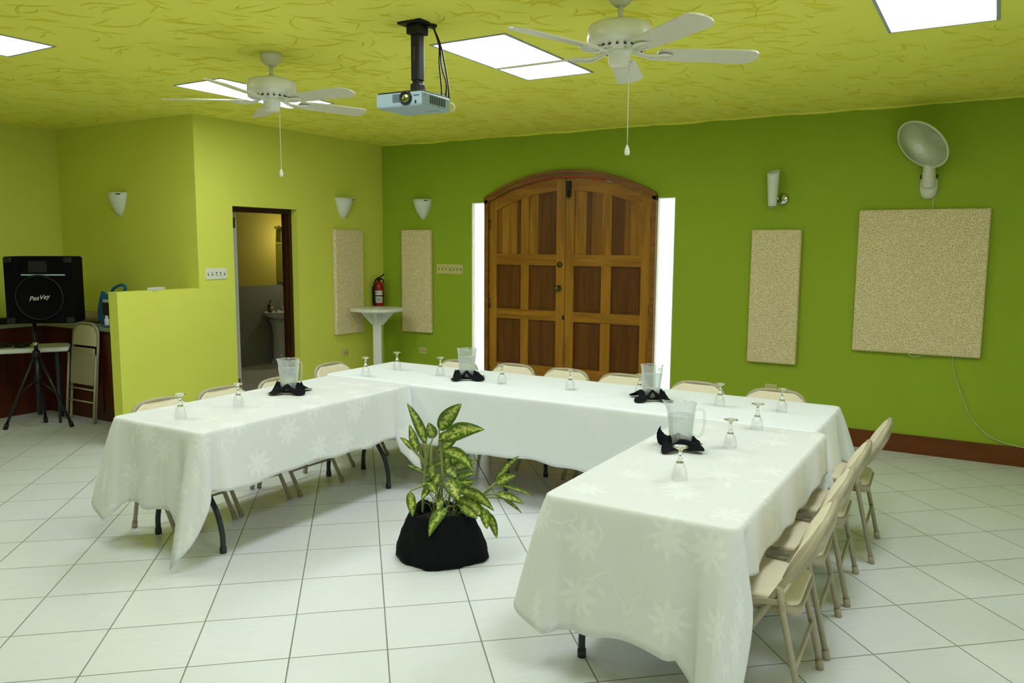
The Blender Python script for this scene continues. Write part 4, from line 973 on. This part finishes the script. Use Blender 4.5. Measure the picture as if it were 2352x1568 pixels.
tc = bpy.data.curves.new('logo', 'FONT'); tc.body = 'PeaVey'; tc.size = .058; tc.shear = .45; tc.extrude = .001; tc.align_x = 'CENTER'; tc.materials.append(MT['label'])
lo = bpy.data.objects.new('logo', tc); COL.objects.link(lo); lo.location = (0, f - .0135, .215); lo.rotation_euler = (PI / 2, rad(-8), 0)
bpy.context.view_layer.update()
lm = bpy.data.meshes.new_from_object(lo.evaluated_get(bpy.context.evaluated_depsgraph_get()))
lg = bpy.data.objects.new('logo_lettering', lm); COL.objects.link(lg); lg.parent = sk; lg.location = lo.location; lg.rotation_euler = lo.rotation_euler
bpy.data.objects.remove(lo)

# white folding table behind the stand
t = thing('folding_table', 'white folding table with cables, behind the tripod stand', 'table', (-1.69, -3.345, 0), rad(-33))
G().box((0, 0, .715), (.40, .86, .045), 0, .02, 3).obj('tabletop', 'white', t)
for e in (-.32, .32):
    for s in (-1, 1): G().tube(crv([(s * .12, e, .69), (s * .11, e, .4), (s * .15, e, .2), (s * .16, e, 0.0)], 5), .014, 8).obj('leg', 'greymetal', t)
    G().tube([(-.11, e, .38), (.11, e, .38)], .011, 8).obj('crossbar', 'greymetal', t)
g = G(); Rq = random.Random(4); pts = []
for i in range(40):
    a = i * .85; r = .07 + .06 * math.sin(i * 1.7); pts.append((.0 + r * math.cos(a) * 1.2 + .03 * math.sin(i), r * math.sin(a) * 1.3, .745 + .008 * (i % 5) * .9))
tag(g.tube(crv(pts, 4), .0055, 6).obj('cable_coil', 'black', None, (-1.70, -3.42, .0)), 'tangle of black cable lying on the white folding table', 'cable')
# folded chair leaning on the counter
fc = thing('folding_chair', 'tan folding chair folded flat and leaning on the dark counter', 'chair', (-1.27, -3.005, 0), 0, 'folded chair in the alcove')
TL = Matrix.Rotation(rad(-5.2), 4, 'X')
p = [(-.205, 0, 0), (-.205, 0, .5), (-.205, 0, .82), (-.185, 0, .90), (-.12, 0, .945), (-.05, 0, .955)]; p = p + [(-a, b_, c) for a, b_, c in reversed(p)]
G().tube(crv(p, 6), .0125, 10).xf(TL).obj('back_frame', 'tan', fc)
for s in (-1, 1): G().tube([(s * .225, -.03, .0), (s * .225, -.03, .66)], .012, 10).xf(TL).obj('leg', 'tan', fc)
for z in (.20, .32): G().tube([(-.225, -.03, z), (.225, -.03, z)], .008, 8).xf(TL).obj('stretcher', 'tan', fc)
G().prism([(-.19, .74), (.19, .74), (.185, .86), (.13, .925), (.05, .94), (-.05, .94), (-.13, .925), (-.185, .86)], -.012, .010, 'Y').xf(TL).obj('backrest', 'vinyl', fc)
G().box((0, -.022, .54), (.375, .024, .36), 0, .011, 3).xf(TL).obj('seat', 'tan', fc)

# ------------------------------------------------------------------ bathroom things seen through the doorway
BX = -2.745
t = thing('pedestal_sink', 'white pedestal sink in the bathroom', 'sink', (BX, .77, 0))
rings = []
for z, a_, b_ in ((.66, .12, .16), (.69, .30, .26), (.73, .40, .335), (.765, .42, .35), (.77, .41, .34), (.765, .37, .31), (.70, .26, .22), (.68, .05, .05)):
    rings.append([Vector((max(.0, (.245) + a_ * .55 * math.cos(q)) if True else 0, b_ * math.sin(q), z)) for q in [2 * PI * j / 40 for j in range(40)]])
G().loft(rings).obj('basin', 'porcelain', t)
G().lathe([(.15, 0), (.15, .03), (.12, .08), (.115, .35), (.13, .55), (.17, .66)], 28, (.16, 0, 0)).obj('pedestal', 'porcelain', t)
G().tube(crv([(.06, .03, .77), (.06, .03, .85), (.10, .03, .87), (.16, .03, .83)], 5), .012, 10).obj('faucet', 'chrome', t)
for s in (-.07, .13): G().lathe([(.016, .77), (.016, .80), (.026, .81), (.026, .835), (.001, .84)], 12, (.06, s, 0)).obj('tap_handle', 'chrome', t)
t = thing('soap_bottle', 'green soap bottle on the sink rim, beside the taps', 'bottle', (BX + .07, .66, .770))
G().lathe([(.001, 0), (.035, 0), (.037, .005), (.037, .09), (.016, .105), (.012, .11)], 18).obj('body', 'brass', t); G().tube([(0, 0, .1), (0, 0, .15), (.03, 0, .155)], .006, 8).obj('pump', 'black', t); G().box((.036, 0, .05), (.003, .045, .05)).obj('label', 'ivory', t)
t = thing('wall_mirror', 'bathroom mirror above the sink, cut by the dark door frame', 'mirror', (BX, 1.18, 1.45))
G().box((.006, 0, 0), (.006, .62, .58)).obj('glass', 'mirror', t)
for y in (-.2, .2): G().box((.011, y, -.29), (.012, .03, .022), 0, .003).obj('clip', 'chrome', t)
t = thing('bathroom_lamp', 'glass shaded lamp above the bathroom mirror', 'wall lamp', (BX, .95, 1.87))
G().box((.012, .12, .09), (.02, .42, .03), 0, .004).tube([(.02, 0, .09), (.08, 0, .09), (.08, 0, .06)], .008, 8).obj('arm', 'chrome', t)
G().lathe([(.03, .06), (.045, .04), (.055, -.10), (.053, -.10), (.043, .035), (.001, .05)], 24, (.08, 0, 0)).obj('shade', 'lampglass', t)
bl = bpy.data.lights.new('bulb', 'POINT'); bl.energy = 9; bl.shadow_soft_size = .04; bl.color = (1, .93, .8); bo = bpy.data.objects.new('bulb', bl); COL.objects.link(bo); bo.parent = t; bo.location = (.42, .05, -.05)
